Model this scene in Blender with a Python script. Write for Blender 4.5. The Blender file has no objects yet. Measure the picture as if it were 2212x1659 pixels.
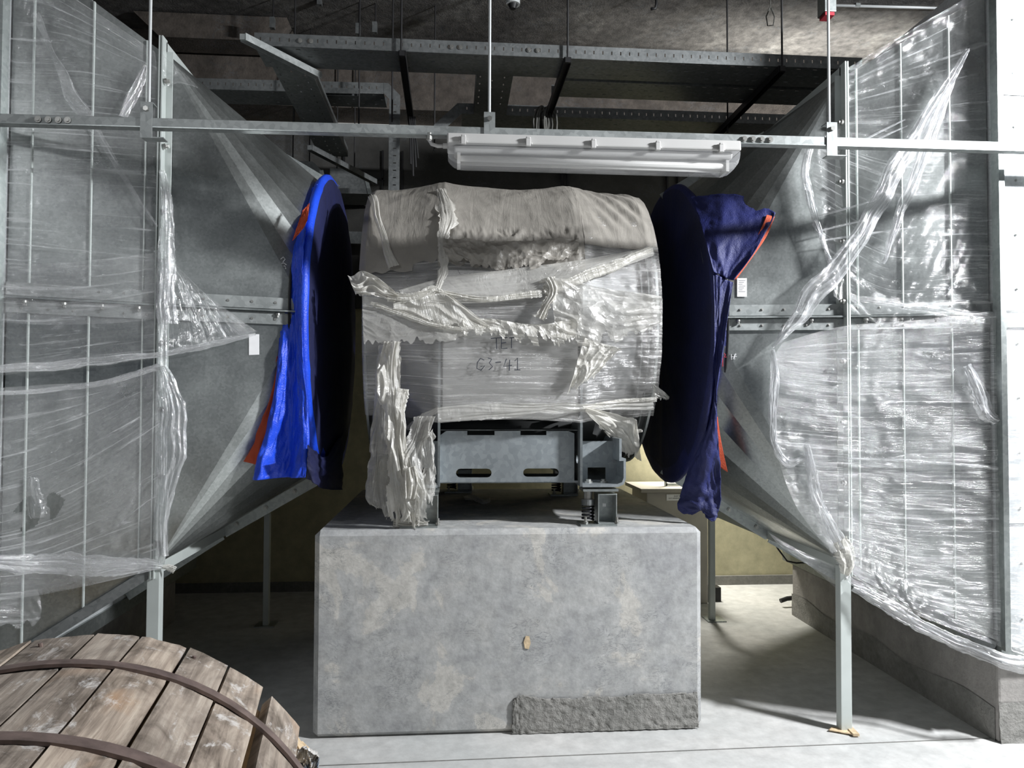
import bpy, bmesh, math, random
from mathutils import Vector, Matrix, noise
random.seed(7)
V = Vector
sc = bpy.context.scene
C = sc.collection
R_ = math.radians

# ------------------------------------------------------------------ camera
F, CH = 1620.0, 1.6
yaw, pitch, roll = R_(4.5), R_(1.57), R_(.22)
f0 = V((math.sin(yaw)*math.cos(pitch), math.cos(yaw)*math.cos(pitch), math.sin(pitch)))
r0 = V((math.cos(yaw), -math.sin(yaw), 0))
u0 = r0.cross(f0)
rr = r0*math.cos(roll)+u0*math.sin(roll)
uu = -r0*math.sin(roll)+u0*math.cos(roll)
CO = V((0, 0, CH))
cd = bpy.data.cameras.new('camera'); cam = bpy.data.objects.new('camera', cd); C.objects.link(cam)
cd.sensor_width = 36; cd.lens = F/2212*36; cd.clip_start = .05
m = Matrix((rr, uu, -f0)).transposed().to_4x4(); m.translation = CO
cam.matrix_world = m
sc.camera = cam

def ray(px, py): return f0*F+rr*(px-1106)+uu*(829.5-py)
def at(px, py, ax, v):
    d = ray(px, py); i = 'xyz'.index(ax)
    return CO+d*((v-CO[i])/d[i])
def py_(px, py, Y): return at(px, py, 'y', Y)

# ------------------------------------------------------------------ world and lights
w = bpy.data.worlds.new('world'); sc.world = w; w.use_nodes = True
w.node_tree.nodes['Background'].inputs[0].default_value = (.80, .88, 1, 1)
w.node_tree.nodes['Background'].inputs[1].default_value = .11
def area(name, loc, target, sx, sy, power, col=(1, 1, 1), spread=180):
    l = bpy.data.lights.new(name, 'AREA'); l.shape = 'RECTANGLE'; l.size = sx; l.size_y = sy
    l.energy = power; l.color = col; l.spread = R_(spread)
    o = bpy.data.objects.new(name, l); C.objects.link(o); o.location = loc
    o.rotation_euler = (V(target)-V(loc)).to_track_quat('-Z', 'Y').to_euler()
    return o
area('lamp_key', (4.2, 1.75, 3.7), (.9, 3.9, .8), .4, .10, 345, (.95, .97, 1))
area('lamp_fill', (-1.9, .6, 3.5), (-1.2, 3.6, 1.0), 1.2, .15, 12, (.95, .97, 1))
area('lamp_behind_duct', (3.6, 6.0, 2.6), (2.95, 5.9, 4.5), .9, .12, 48, (1, .98, .92), 80)
area('lamp_wall_fill', (2.05, 6.35, 1.9), (2.3, 6.5, 0), .3, .1, 24, (1, .97, .88), 130)  # added fill to brighten the cream wall at right, no known fitting
sc.view_settings.view_transform = 'Standard'; sc.view_settings.look = 'None'
sc.view_settings.gamma = 1; sc.view_settings.exposure = 0.35
try: sc.view_settings.use_curve_mapping = False
except Exception: pass
sc.cycles.transparent_max_bounces = 24
sc.cycles.max_bounces = 8

# ------------------------------------------------------------------ material helpers
def mat(name):
    m = bpy.data.materials.new(name); m.use_nodes = True
    nt = m.node_tree; b = nt.nodes['Principled BSDF']
    return m, nt, b
def nd(nt, t, **k):
    n = nt.nodes.new(t)
    for a, b in k.items(): setattr(n, a, b)
    return n
def tex(nt, kind, scale, coord='Object', stretch=(1, 1, 1), detail=6, rough=.55, dist=0):
    tc = nd(nt, 'ShaderNodeTexCoord'); mp = nd(nt, 'ShaderNodeMapping')
    mp.inputs['Scale'].default_value = stretch
    nt.links.new(tc.outputs[coord], mp.inputs[0])
    if kind == 'n':
        n = nd(nt, 'ShaderNodeTexNoise'); n.inputs['Detail'].default_value = detail
        n.inputs['Roughness'].default_value = rough; n.inputs['Distortion'].default_value = dist
    elif kind == 'v':
        n = nd(nt, 'ShaderNodeTexVoronoi')
    elif kind == 'c':
        n = nd(nt, 'ShaderNodeTexVoronoi', feature='DISTANCE_TO_EDGE')
    n.inputs['Scale'].default_value = scale
    nt.links.new(mp.outputs[0], n.inputs['Vector'])
    return n
def ramp(nt, src, stops):
    r = nd(nt, 'ShaderNodeValToRGB'); e = r.color_ramp.elements
    while len(e) < len(stops): e.new(.5)
    for el, (p, c) in zip(e, stops):
        el.position = p; el.color = c if len(c) == 4 else (*c, 1)
    nt.links.new(src, r.inputs[0]); return r
def g(v): return (v, v, v)
def mixc(nt, fac, a, b, mode='MIX'):
    n = nd(nt, 'ShaderNodeMix', data_type='RGBA', blend_type=mode)
    for s, x in ((0, fac), (6, a), (7, b)):
        if hasattr(x, 'links'): nt.links.new(x, n.inputs[s])
        elif s == 0: n.inputs[0].default_value = x
        else: n.inputs[s].default_value = (*x, 1) if len(x) == 3 else x
    return n.outputs[2]
def bump(nt, h, strength, dist=.01, out=None):
    b = nd(nt, 'ShaderNodeBump'); b.inputs['Strength'].default_value = strength
    b.inputs['Distance'].default_value = dist
    nt.links.new(h, b.inputs['Height'])
    if out is not None: nt.links.new(b.outputs[0], out)
    return b
def simple(name, col, rough=.5, metal=0, var=.12, scale=12, bmp=.1, stretch=(1, 1, 1)):
    m, nt, b = mat(name)
    n = tex(nt, 'n', scale, stretch=stretch)
    r = ramp(nt, n.outputs[0], [(.3, [max(0, c*(1-var)) for c in col]), (.7, [min(1, c*(1+var)) for c in col])])
    nt.links.new(r.outputs[0], b.inputs['Base Color'])
    b.inputs['Roughness'].default_value = rough; b.inputs['Metallic'].default_value = metal
    if bmp: bump(nt, n.outputs[0], bmp, .005, b.inputs['Normal'])
    return m
def galvanised(name, a, b_, rough=.38, metal=.75, sp=28, bmp=.06, big=2.0):
    m, nt, b = mat(name)
    v = tex(nt, 'v', sp*2.2); n = tex(nt, 'n', big, detail=8); s = tex(nt, 'n', 60, stretch=(1, 1, .15), detail=3)
    r = ramp(nt, v.outputs['Color'], [(.2, a), (.8, b_)])
    r2 = ramp(nt, n.outputs[0], [(.3, g(.74)), (.7, g(1.12))])
    c = mixc(nt, 1, r.outputs[0], r2.outputs[0], 'MULTIPLY')
    nt.links.new(c, b.inputs['Base Color'])
    rr_ = ramp(nt, n.outputs[0], [(.3, g(rough-.1)), (.7, g(rough+.14))])
    nt.links.new(rr_.outputs[0], b.inputs['Roughness'])
    b.inputs['Metallic'].default_value = metal
    bump(nt, s.outputs[0], bmp, .003, b.inputs['Normal'])
    return m
M = {}
M['galv'] = galvanised('galvanised_steel', (.36, .39, .385), (.44, .47, .46), .40, .88)
M['rail'] = galvanised('strut_zinc', (.27, .29, .285), (.36, .38, .375), .5, .35, sp=22)
M['galv_dark'] = galvanised('weathered_galvanised_steel', (.15, .16, .16), (.20, .21, .21), .5, .6)
M['panel'] = galvanised('galvanised_sheet', (.40, .425, .415), (.48, .505, .495), .33, .95, sp=45)
M['galv_fan'] = galvanised('hot_dip_galvanised_frame', (.27, .30, .315), (.34, .37, .385), .45, .6, sp=20)
M['panel_lit'] = galvanised('lit_chamber_sheet', (.62, .65, .66), (.72, .75, .76), .4, .3, sp=45)  # paler copy of the duct sheet, nearby lamp's brightness put into the colour
M['post'] = simple('painted_post', (.52, .56, .54), .45, .1, .05, 8, .03)
M['black'] = simple('black_steel', (.02, .02, .021), .5, .3)
M['spring'] = simple('spring_steel', (.05, .05, .055), .3, .7)
M['bolt'] = simple('zinc_bolt', (.40, .40, .38), .35, .8)
M['plastic'] = simple('white_plastic', (.55, .545, .53), .4, 0, .03, 5, 0)
M['beige_box'] = simple('grey_painted_box', (.36, .34, .30), .6, 0, .08, 6, .05)
M['paper'] = simple('paper_label', (.8, .8, .8), .6, 0, .03, 20, 0)
M['ink'] = simple('dark_ink', (.03, .035, .05), .6, 0, .1, 20, 0)
M['chalk'] = simple('white_chalk', (.85, .85, .85), .8, 0, .05, 20, 0)
M['red'] = simple('red_marker', (.45, .03, .05), .6, 0, .1, 20, 0)
M['greyplate'] = simple('grey_enamel_plate', (.27, .27, .26), .5, 0, .06, 5, .03)
M['casing'] = simple('fan_casing_steel', (.17, .175, .175), .45, .4, .1, 6, .03)
M['cable'] = simple('grey_cable', (.10, .10, .09), .6, 0, .2, 20, .1)
M['conduit'] = simple('pale_conduit', (.55, .57, .57), .45, .1, .05, 9, 0)
M['rawwood'] = simple('splintered_wood', (.62, .48, .31), .8, 0, .3, 40, .4)

def concrete(name, cols, sc_=3, rough=.75, pits=.4, metal=0, crack=True, bs=.25, lo=.80, hi=1.12):
    m, nt, b = mat(name)
    n1 = tex(nt, 'n', sc_, detail=10, rough=.6, dist=.6); n2 = tex(nt, 'n', sc_*7, detail=8, rough=.65)
    n3 = tex(nt, 'n', 70, detail=4)
    r1 = ramp(nt, n1.outputs[0], cols)
    r2 = ramp(nt, n2.outputs[0], [(.3, g(lo)), (.7, g(hi))])
    c = mixc(nt, 1, r1.outputs[0], r2.outputs[0], 'MULTIPLY')
    if crack:
        tc = tex(nt, 'n', sc_*2.6, stretch=(1, 1, 2.2), detail=12, rough=.7, dist=1.5)
        rc = ramp(nt, tc.outputs[0], [(.485, (0, 0, 0)), (.5, g(1)), (.515, (0, 0, 0))])
        tm = tex(nt, 'n', sc_*1.3, detail=2); rm = ramp(nt, tm.outputs[0], [(.48, g(0)), (.62, g(.8))])
        f = mixc(nt, 1, rc.outputs[0], rm.outputs[0], 'MULTIPLY')
        c = mixc(nt, f, c, (.10, .11, .12))
    nt.links.new(c, b.inputs['Base Color'])
    b.inputs['Roughness'].default_value = rough
    a = mixc(nt, .5, n2.outputs[0], n3.outputs[0])
    bump(nt, a, bs, .01, b.inputs['Normal'])
    return m
M['plinth'] = concrete('trowelled_concrete', [(.30, (.33, .335, .34)), (.48, (.40, .405, .40)), (.56, (.43, .43, .42)), (.585, (.52, .505, .47)), (.8, (.53, .515, .48))], 3.2, lo=.74, hi=1.16)
M['mortar'] = concrete('rough_mortar', [(.3, (.20, .20, .185)), (.7, (.33, .32, .30))], 5, .95, crack=False, bs=1.0)
M['floor'] = concrete('floor_concrete', [(.3, (.50, .51, .50)), (.7, (.62, .61, .59))], 1.6, .7, crack=False, bs=.12)
M['kerb'] = concrete('kerb_concrete', [(.3, (.26, .25, .235)), (.7, (.38, .36, .34))], 2.5, .9, crack=False, bs=.5)
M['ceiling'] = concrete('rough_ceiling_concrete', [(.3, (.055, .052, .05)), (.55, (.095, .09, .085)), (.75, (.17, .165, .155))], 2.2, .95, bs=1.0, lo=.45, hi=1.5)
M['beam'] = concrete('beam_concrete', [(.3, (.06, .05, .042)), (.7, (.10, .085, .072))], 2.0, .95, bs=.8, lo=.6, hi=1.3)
M['wall'] = concrete('cream_painted_wall', [(.3, (.44, .41, .27)), (.7, (.50, .47, .32))], 1.5, .8, crack=False, bs=.08)
M['skirt'] = concrete('dark_skirting', [(.3, (.16, .16, .15)), (.7, (.24, .235, .22))], 6, .9, crack=False)
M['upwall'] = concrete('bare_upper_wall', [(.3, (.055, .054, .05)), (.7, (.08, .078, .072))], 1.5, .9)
M['palewall'] = simple('pale_strip', (.72, .70, .66), .8, 0, .12, 8, .1)  # even pale tone for the strip under the beam

# tarpaulin
def tarp(name, a, b_, rough, wv=220):
    m, nt, b = mat(name)
    n = tex(nt, 'n', 5, detail=6); n2 = tex(nt, 'n', 38, detail=5, rough=.7); wv_ = tex(nt, 'n', wv, detail=1)
    r = ramp(nt, n.outputs[0], [(.3, a), (.7, b_)])
    nt.links.new(r.outputs[0], b.inputs['Base Color']); b.inputs['Roughness'].default_value = rough
    h = mixc(nt, .25, n2.outputs[0], wv_.outputs[0])
    bump(nt, h, .5, .012, b.inputs['Normal'])
    b.inputs['Specular IOR Level'].default_value = .5
    return m
M['tarp_blue'] = tarp('bright_blue_tarpaulin', (.012, .060, .62), (.020, .095, .85), .32)
M['tarp_navy'] = tarp('navy_tarpaulin', (.007, .011, .075), (.011, .017, .12), .6)
M['tarp_shaded'] = tarp('shaded_tarpaulin_face', (.006, .008, .045), (.010, .014, .075), .65)  # near-black copy of the tarps, shade between fan and covers painted in
M['tarp_orange'] = tarp('orange_tarpaulin_lining', (.42, .055, .02), (.58, .09, .03), .7)

# weathered wood: u along the board, v across, random tone per board
def wood():
    m, nt, b = mat('weathered_boards')
    oi = nd(nt, 'ShaderNodeObjectInfo')
    n = tex(nt, 'n', 1, 'UV', (3.5, 60, 1), 8, .6, .4); n2 = tex(nt, 'n', 1, 'UV', (5, 9, 1), 8, .65, 1.2)
    r = ramp(nt, n.outputs[0], [(.25, (.14, .115, .095)), (.5, (.33, .285, .245)), (.75, (.50, .455, .40))])
    r2 = ramp(nt, n2.outputs[0], [(.34, (.34, .31, .28)), (.47, (.85, .82, .79)), (.6, (1.2, 1.17, 1.13))])
    c = mixc(nt, 1, r.outputs[0], r2.outputs[0], 'MULTIPLY')
    r3 = ramp(nt, oi.outputs['Random'], [(0, (.78, .78, .78)), (.5, (1.0, .97, .93)), (1, (1.25, 1.22, 1.2))])
    c = mixc(nt, 1, c, r3.outputs[0], 'MULTIPLY')
    n4 = tex(nt, 'n', 1, 'UV', (4, 5, 1), 4, .5, .5); r4 = ramp(nt, n4.outputs[0], [(.62, g(0)), (.74, g(.5))])
    c = mixc(nt, r4.outputs[0], c, (.46, .27, .14))
    n5 = tex(nt, 'n', 1, 'UV', (9, 14, 1), 9, .75, .5); r5 = ramp(nt, n5.outputs[0], [(.56, g(0)), (.64, g(.6))])
    c = mixc(nt, r5.outputs[0], c, (.68, .66, .64))
    nt.links.new(c, b.inputs['Base Color']); b.inputs['Roughness'].default_value = .85
    bump(nt, n.outputs[0], .5, .004, b.inputs['Normal'])
    return m
M['wood'] = wood()
M['strap'] = simple('rusty_steel_strap', (.17, .125, .11), .55, .35, .35, 25, .2)

# plastic films.  uv: u along the stretch direction, v across it (metres)
def film(name, base=.10, streak=.5, haze=.22, fu=1.6, fv=45, tint=(.86, .87, .88), rough=.14, spec=.16, bs=.5, trans=.35):
    m = bpy.data.materials.new(name); m.use_nodes = True; nt = m.node_tree
    nt.nodes.remove(nt.nodes['Principled BSDF']); out = nt.nodes['Material Output']
    n1 = tex(nt, 'n', 1, 'UV', (fu, fv, 1), 5, .6, .6)
    n2 = tex(nt, 'n', 1, 'UV', (3, 5, 1), 8, .65, 1.0)
    n3 = tex(nt, 'n', 1, 'UV', (fu*2.5, fv*.28, 1), 6, .65, 1.4)
    s = ramp(nt, n1.outputs[0], [(.57, g(0)), (.645, g(1))])
    s3 = ramp(nt, n3.outputs[0], [(.60, g(0)), (.68, g(1))])
    h = ramp(nt, n2.outputs[0], [(.3, g(0)), (.75, g(1))])
    def mth(op, a, b):
        n = nd(nt, 'ShaderNodeMath', operation=op)
        for i, x in enumerate((a, b)):
            if hasattr(x, 'links'): nt.links.new(x, n.inputs[i])
            else: n.inputs[i].default_value = x
        return n.outputs[0]
    ss = mth('MULTIPLY', mth('ADD', mth('MULTIPLY', s.outputs[0], .7), mth('MULTIPLY', s3.outputs[0], .5)), mth('ADD', h.outputs[0], .25))
    al = mth('ADD', mth('ADD', mth('MULTIPLY', ss, streak), mth('MULTIPLY', h.outputs[0], haze)), base)
    al = mth('MINIMUM', al, .97)
    hh = mth('ADD', mth('MULTIPLY', n1.outputs[0], .5), mth('ADD', n3.outputs[0], mth('MULTIPLY', n2.outputs[0], .7)))
    bp = bump(nt, hh, bs, .02)
    df = nd(nt, 'ShaderNodeBsdfDiffuse'); df.inputs[0].default_value = (*tint, 1)
    tl = nd(nt, 'ShaderNodeBsdfTranslucent'); tl.inputs[0].default_value = (*tint, 1)
    gl = nd(nt, 'ShaderNodeBsdfGlossy'); gl.inputs[0].default_value = (1, 1, 1, 1); gl.inputs['Roughness'].default_value = rough
    tr = nd(nt, 'ShaderNodeBsdfTransparent')
    for x in (df, tl, gl): nt.links.new(bp.outputs[0], x.inputs['Normal'])
    m1 = nd(nt, 'ShaderNodeMixShader'); m1.inputs[0].default_value = trans
    nt.links.new(df.outputs[0], m1.inputs[1]); nt.links.new(tl.outputs[0], m1.inputs[2])
    m2 = nd(nt, 'ShaderNodeMixShader'); nt.links.new(al, m2.inputs[0])
    nt.links.new(tr.outputs[0], m2.inputs[1]); nt.links.new(m1.outputs[0], m2.inputs[2])
    m3 = nd(nt, 'ShaderNodeMixShader'); m3.inputs[0].default_value = spec
    nt.links.new(m2.outputs[0], m3.inputs[1]); nt.links.new(gl.outputs[0], m3.inputs[2])
    nt.links.new(m3.outputs[0], out.inputs[0])
    return m
M['film'] = film('clear_stretch_film', .03, .6, .10, 1.4, 60, spec=.10)
M['film_thick'] = film('layered_stretch_film', .06, .75, .18, 1.8, 75, spec=.13, bs=.7)
M['film_bunch'] = film('bunched_stretch_film', .22, .8, .3, 2.5, 60, (.9, .91, .93), .12, .24, .7)
M['film_fan'] = film('cloudy_stretch_film', .20, .85, .22, 1.0, 110, (.74, .73, .71), .2, .10)
M['wrap'] = film('dusty_shaded_sheeting', .80, .2, .2, 5, 6, (.40, .375, .335), .38, .05, .35, .22)  # dusty tint, darkened further to paint in shadow on the fan's top
M['wrap_white'] = film('crumpled_white_sheeting', .68, .3, .3, 6, 10, (.80, .78, .72), .28, .09, .7, .35)
M['wrap_thin'] = film('thin_white_sheeting', .42, .35, .30, 3, 16, (.78, .765, .72), .22, .09, .6, .35)
M['diffuser'] = film('clear_diffuser', .14, .25, .1, .6, 30, (.85, .86, .88), .1, .12, .15, .5)

# ------------------------------------------------------------------ mesh helpers
class MB:
    def __init__(s): s.bm = bmesh.new()
    def box(s, c, d, rot=None):
        ret = bmesh.ops.create_cube(s.bm, size=1)
        mm = Matrix.Translation(V(c)) @ (rot.to_4x4() if rot else Matrix()) @ Matrix.Diagonal((*d, 1))
        bmesh.ops.transform(s.bm, matrix=mm, verts=ret['verts']); return s
    def bar(s, a, b, w_, h, up=(0, 0, 1)):
        a, b = V(a), V(b); d = b-a; L = d.length; d.normalize()
        x = d.cross(V(up)); 
        if x.length < 1e-4: x = d.cross(V((0, 1, 0)))
        x.normalize(); y = x.cross(d)
        return s.box((a+b)/2, (w_, L, h), Matrix((x, d, y)).transposed())
    def cyl(s, a, b, ra, rb=None, n=16):
        a, b = V(a), V(b); rb = ra if rb is None else rb; d = b-a
        q = d.to_track_quat('Z', 'Y').to_matrix().to_4x4()
        ret = bmesh.ops.create_cone(s.bm, cap_ends=True, segments=n, radius1=ra, radius2=rb, depth=d.length)
        bmesh.ops.transform(s.bm, matrix=Matrix.Translation((a+b)/2) @ q, verts=ret['verts']); return s
    def tube(s, pts, r, n=8, cap=True):
        pts = [V(p) for p in pts]; rings = []
        x = None
        for i, p in enumerate(pts):
            d = (pts[min(i+1, len(pts)-1)]-pts[max(i-1, 0)]).normalized()
            if x is None: x = d.orthogonal().normalized()
            x = (x-d*x.dot(d)).normalized(); y = d.cross(x)
            rad = r[i] if isinstance(r, (list, tuple)) else r
            rings.append([s.bm.verts.new(p+(x*math.cos(t)+y*math.sin(t))*rad) for t in [2*math.pi*k/n for k in range(n)]])
        for a, b in zip(rings, rings[1:]):
            for k in range(n): s.bm.faces.new((a[k], a[(k+1) % n], b[(k+1) % n], b[k]))
        if cap: s.bm.faces.new(rings[0][::-1]); s.bm.faces.new(rings[-1])
        return s
    def prism(s, pts, off):
        off = V(off); a = [s.bm.verts.new(V(p)) for p in pts]; b = [s.bm.verts.new(V(p)+off) for p in pts]
        n = len(pts); s.bm.faces.new(a); s.bm.faces.new(b[::-1])
        for i in range(n): s.bm.faces.new((a[i], b[i], b[(i+1) % n], a[(i+1) % n]))
        return s
    def build(s, name, m, parent=None, bevel=0, smooth=False, local=False):
        bmesh.ops.recalc_face_normals(s.bm, faces=s.bm.faces)
        me = bpy.data.meshes.new(name); s.bm.to_mesh(me); s.bm.free()
        return link(name, me, m, parent, bevel, smooth, local)
def link(name, me, m, parent=None, bevel=0, smooth=False, local=False):
    o = bpy.data.objects.new(name, me); C.objects.link(o)
    if m: me.materials.clear(); me.materials.append(M[m])
    if smooth:
        for p in me.polygons: p.use_smooth = True
    if bevel:
        b = o.modifiers.new('bevel', 'BEVEL'); b.width = bevel; b.segments = 2; b.limit_method = 'ANGLE'
    if parent:
        o.parent = parent
        if not local: o.matrix_parent_inverse = world_inv(parent)
    return o
def world_of(o):
    mm = Matrix.Translation(o.location) @ o.rotation_euler.to_matrix().to_4x4()
    if o.parent: mm = world_of(o.parent) @ o.matrix_parent_inverse @ mm
    return mm
def world_inv(o): return world_of(o).inverted()
def tag(o, label=None, cat=None, group=None, kind=None):
    if label: o['label'] = label
    if cat: o['category'] = cat
    if group: o['group'] = group
    if kind: o['kind'] = kind
    return o
def thing(name, loc, label, cat, group=None, rz=0):
    o = bpy.data.objects.new(name, None); C.objects.link(o); o.location = loc; o.rotation_euler = (0, 0, rz)
    o.empty_display_size = .1
    return tag(o, label, cat, group)
def struct(name, mb, m, label=None, **k):
    o = mb.build(name, m, **k); o['kind'] = 'structure'
    if label: o['label'] = label
    return o
def kids(o): return [c for c in bpy.data.objects if c.parent == o]
def dup(o, parent=None):
    c = o.copy(); C.objects.link(c)
    if parent: c.parent = parent
    for k in kids(o): dup(k, c)
    return c
def plate(name, outer, holes, thick, mt, M4, parent=None, local=False, bevel=0):
    """flat plate outlined in 2D with real holes, placed by matrix M4"""
    cu = bpy.data.curves.new(name, 'CURVE'); cu.dimensions = '2D'; cu.fill_mode = 'BOTH'; cu.extrude = thick/2
    for poly in [outer]+holes:
        sp = cu.splines.new('POLY'); sp.points.add(len(poly)-1); sp.use_cyclic_u = True
        for p, q in zip(sp.points, poly): p.co = (q[0], q[1], 0, 1)
    t = bpy.data.objects.new(name, cu); C.objects.link(t)
    me = bpy.data.meshes.new_from_object(t); bpy.data.objects.remove(t); bpy.data.curves.remove(cu)
    me.transform(M4); me.name = name
    return link(name, me, mt, parent, bevel, False, local)
def text_mesh(name, body, size, mt, M4, parent=None):
    cu = bpy.data.curves.new(name, 'FONT'); cu.body = body; cu.size = size; cu.extrude = .0004; cu.align_x = 'LEFT'
    t = bpy.data.objects.new(name, cu); C.objects.link(t)
    me = bpy.data.meshes.new_from_object(t); bpy.data.objects.remove(t); bpy.data.curves.remove(cu)
    me.transform(M4); return link(name, me, mt, parent)
XZ = lambda y: Matrix(((1, 0, 0, 0), (0, 0, -1, y), (0, 1, 0, 0), (0, 0, 0, 1)))      # 2D (x,z) plate facing the viewer at depth y
YZ = lambda x: Matrix(((0, 0, 1, x), (1, 0, 0, 0), (0, 1, 0, 0), (0, 0, 0, 1)))       # 2D (y,z) plate at x
XY = lambda z: Matrix.Translation((0, 0, z))
def rect(x0, y0, x1, y1): return [(x0, y0), (x1, y0), (x1, y1), (x0, y1)]
def slot(x0, y0, x1, y1, n=6):
    r = (y1-y0)/2; cy = (y0+y1)/2; p = []
    for k in range(n+1):
        t = -math.pi/2+math.pi*k/n; p.append((x1-r+r*math.cos(t), cy+r*math.sin(t)))
    for k in range(n+1):
        t = math.pi/2+math.pi*k/n; p.append((x0+r+r*math.cos(t), cy+r*math.sin(t)))
    return p
def cr(a, b, c, d, t):
    return .5*((2*b)+(c-a)*t+(2*a-5*b+4*c-d)*t*t+(-a+3*b-3*c+d)*t*t*t)
def samp(arr, t):
    n = len(arr)-1; x = min(max(t*n, 0), n-1e-6); i = int(x); f = x-i
    return cr(arr[max(i-1, 0)], arr[i], arr[i+1], arr[min(i+2, n)], f)
def nz(*a): return noise.noise(V(a))
def ridge(x): return 1-min(1, abs(x)*2.4)
def crumple(u, v, s, f=6):
    """sharp multi-scale creases"""
    return (ridge(nz(u*f, v*f, s))*.55+ridge(nz(u*f*2.1+7, v*f*2.1, s))*.3+ridge(nz(u*f*4.3, v*f*4.3+3, s))*.15)-.5
def facets(u, v, s, f=8):
    a = noise.voronoi(V((u*f, v*f, s)))[0]; b = noise.voronoi(V((u*f*2.3+3, v*f*2.3, s+5)))[0]
    return (a[0]-.5)*.7+(b[0]-.5)*.3
def sheet(name, rows, mt, parent=None, nu=40, nv=40, disp=None, mask=None, thick=0, flip=False, smooth=True, uvs=None, fixed=None):
    """surface through a grid of control points; rows[i][j]; u along a row, v down the rows.
    disp(u,v)-> metres along the normal that faces the viewer; mask(u,v) -> True drops the face (tears)"""
    bm = bmesh.new(); G = []; P = []
    for j in range(nv+1):
        v = j/nv
        line = [samp([row[i] for row in rows], v) for i in range(len(rows[0]))]
        P.append([samp(line, i/nu) for i in range(nu+1)])
    for j in range(nv+1):
        L = []
        for i in range(nu+1):
            p = P[j][i].copy()
            if disp:
                a = P[j][min(i+1, nu)]-P[j][max(i-1, 0)]; b = P[min(j+1, nv)][i]-P[max(j-1, 0)][i]
                n = a.cross(b)
                if n.length > 1e-9:
                    n.normalize()
                    if n.dot(CO-p) < 0: n = -n
                    p += n*disp(i/nu, j/nv)
            if fixed: p = fixed(p, i/nu, j/nv)
            L.append(bm.verts.new(p))
        G.append(L)
    uvl = bm.loops.layers.uv.new('UVMap')
    su, sv = uvs or ((P[nv//2][-1]-P[nv//2][0]).length, (P[-1][nu//2]-P[0][nu//2]).length)
    for j in range(nv):
        for i in range(nu):
            if mask and mask((i+.5)/nu, (j+.5)/nv): continue
            f = bm.faces.new((G[j][i], G[j][i+1], G[j+1][i+1], G[j+1][i]))
            for l, (a, b) in zip(f.loops, ((i, j), (i+1, j), (i+1, j+1), (i, j+1))):
                uv = (a/nu*su, b/nv*sv); l[uvl].uv = uv[::-1] if flip else uv
    bmesh.ops.delete(bm, geom=[v for v in bm.verts if not v.link_faces], context='VERTS')
    me = bpy.data.meshes.new(name); bm.to_mesh(me); bm.free()
    o = link(name, me, mt, parent, 0, smooth)
    if thick: s = o.modifiers.new('cloth thickness', 'SOLIDIFY'); s.thickness = thick; s.offset = 0
    return o
def bundle(name, path, widths, mt, parent=None, pleats=5, depth=.03, seed=0, nu=60, nv=22, rag=.25, side=V((0, -1, 0)), twist=0):
    """gathered strip of sheeting along a path: pleated, bulging towards the viewer, ragged edges"""
    path = [V(p) for p in path]; bm = bmesh.new(); G = []; Lq = sum((b-a).length for a, b in zip(path, path[1:]))
    ws = [V((w_, 0, 0)) for w_ in widths]
    for i in range(nu+1):
        t = i/nu; p = samp(path, t); q = samp(path, min(1, t+.01))-samp(path, max(0, t-.01)); q.normalize()
        acr = q.cross(side).normalized(); out = acr.cross(q).normalized()
        if out.dot(side) < 0: out = -out
        wd = samp(ws, t).x
        L = []
        for j in range(nv+1):
            s = j/nv*2-1
            e = 1+rag*nz(t*14, seed+(1 if s > 0 else 9), abs(s))*abs(s)**3+rag*.6*nz(t*45, seed+(3 if s > 0 else 5), 0)*abs(s)**6
            pl = math.cos(s*pleats*math.pi*.8+5*nz(t*Lq*1.6, s*1.3, seed))*(.5+nz(t*Lq*2, s, seed+4))
            o_ = depth*(math.sqrt(max(0, 1-s*s*.96))*.6+.26*pl*(1-.4*abs(s))+.75*crumple(t*Lq*1.1, s*.8, seed, 3)+.15*crumple(t*Lq*5, s*1.5, seed, 4))
            L.append(bm.verts.new(p+acr*(s*wd/2*e)+acr*(.22*wd*nz(t*Lq*6, seed, 1))+out*o_))
        G.append(L)
    uvl = bm.loops.layers.uv.new('UVMap'); Lg = sum((b-a).length for a, b in zip(path, path[1:])); W = max(widths)
    for i in range(nu):
        for j in range(nv):
            f = bm.faces.new((G[i][j], G[i+1][j], G[i+1][j+1], G[i][j+1]))
            for l, (a, b) in zip(f.loops, ((i, j), (i+1, j), (i+1, j+1), (i, j+1))): l[uvl].uv = (a/nu*Lg+seed, b/nv*W)
    me = bpy.data.meshes.new(name); bm.to_mesh(me); bm.free()
    return link(name, me, mt, parent, 0, True)
def bolts(parent, pts, nrm, r=.008, h=.008, name='bolt', mt='bolt'):
    me = None
    for p in pts:
        if me is None:
            n = V(nrm).normalized(); b = MB(); b.cyl(V((0, 0, 0)), n*h*.45, r*1.5, n=12); b.cyl(n*h*.4, n*h, r, n=6)
            bmesh.ops.recalc_face_normals(b.bm, faces=b.bm.faces)
            me = bpy.data.meshes.new(name); b.bm.to_mesh(me); b.bm.free(); me.materials.append(M[mt])
        o = bpy.data.objects.new(name, me); C.objects.link(o); o.location = V(p)
        if parent: o.parent = parent; o.matrix_parent_inverse = world_inv(parent)
def strokes(name, lines, place, mt, parent, r=.0022):
    b = MB()
    for ln in lines: b.tube([place(*p) for p in ln], r, 5)
    return b.build(name, mt, parent)

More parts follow.
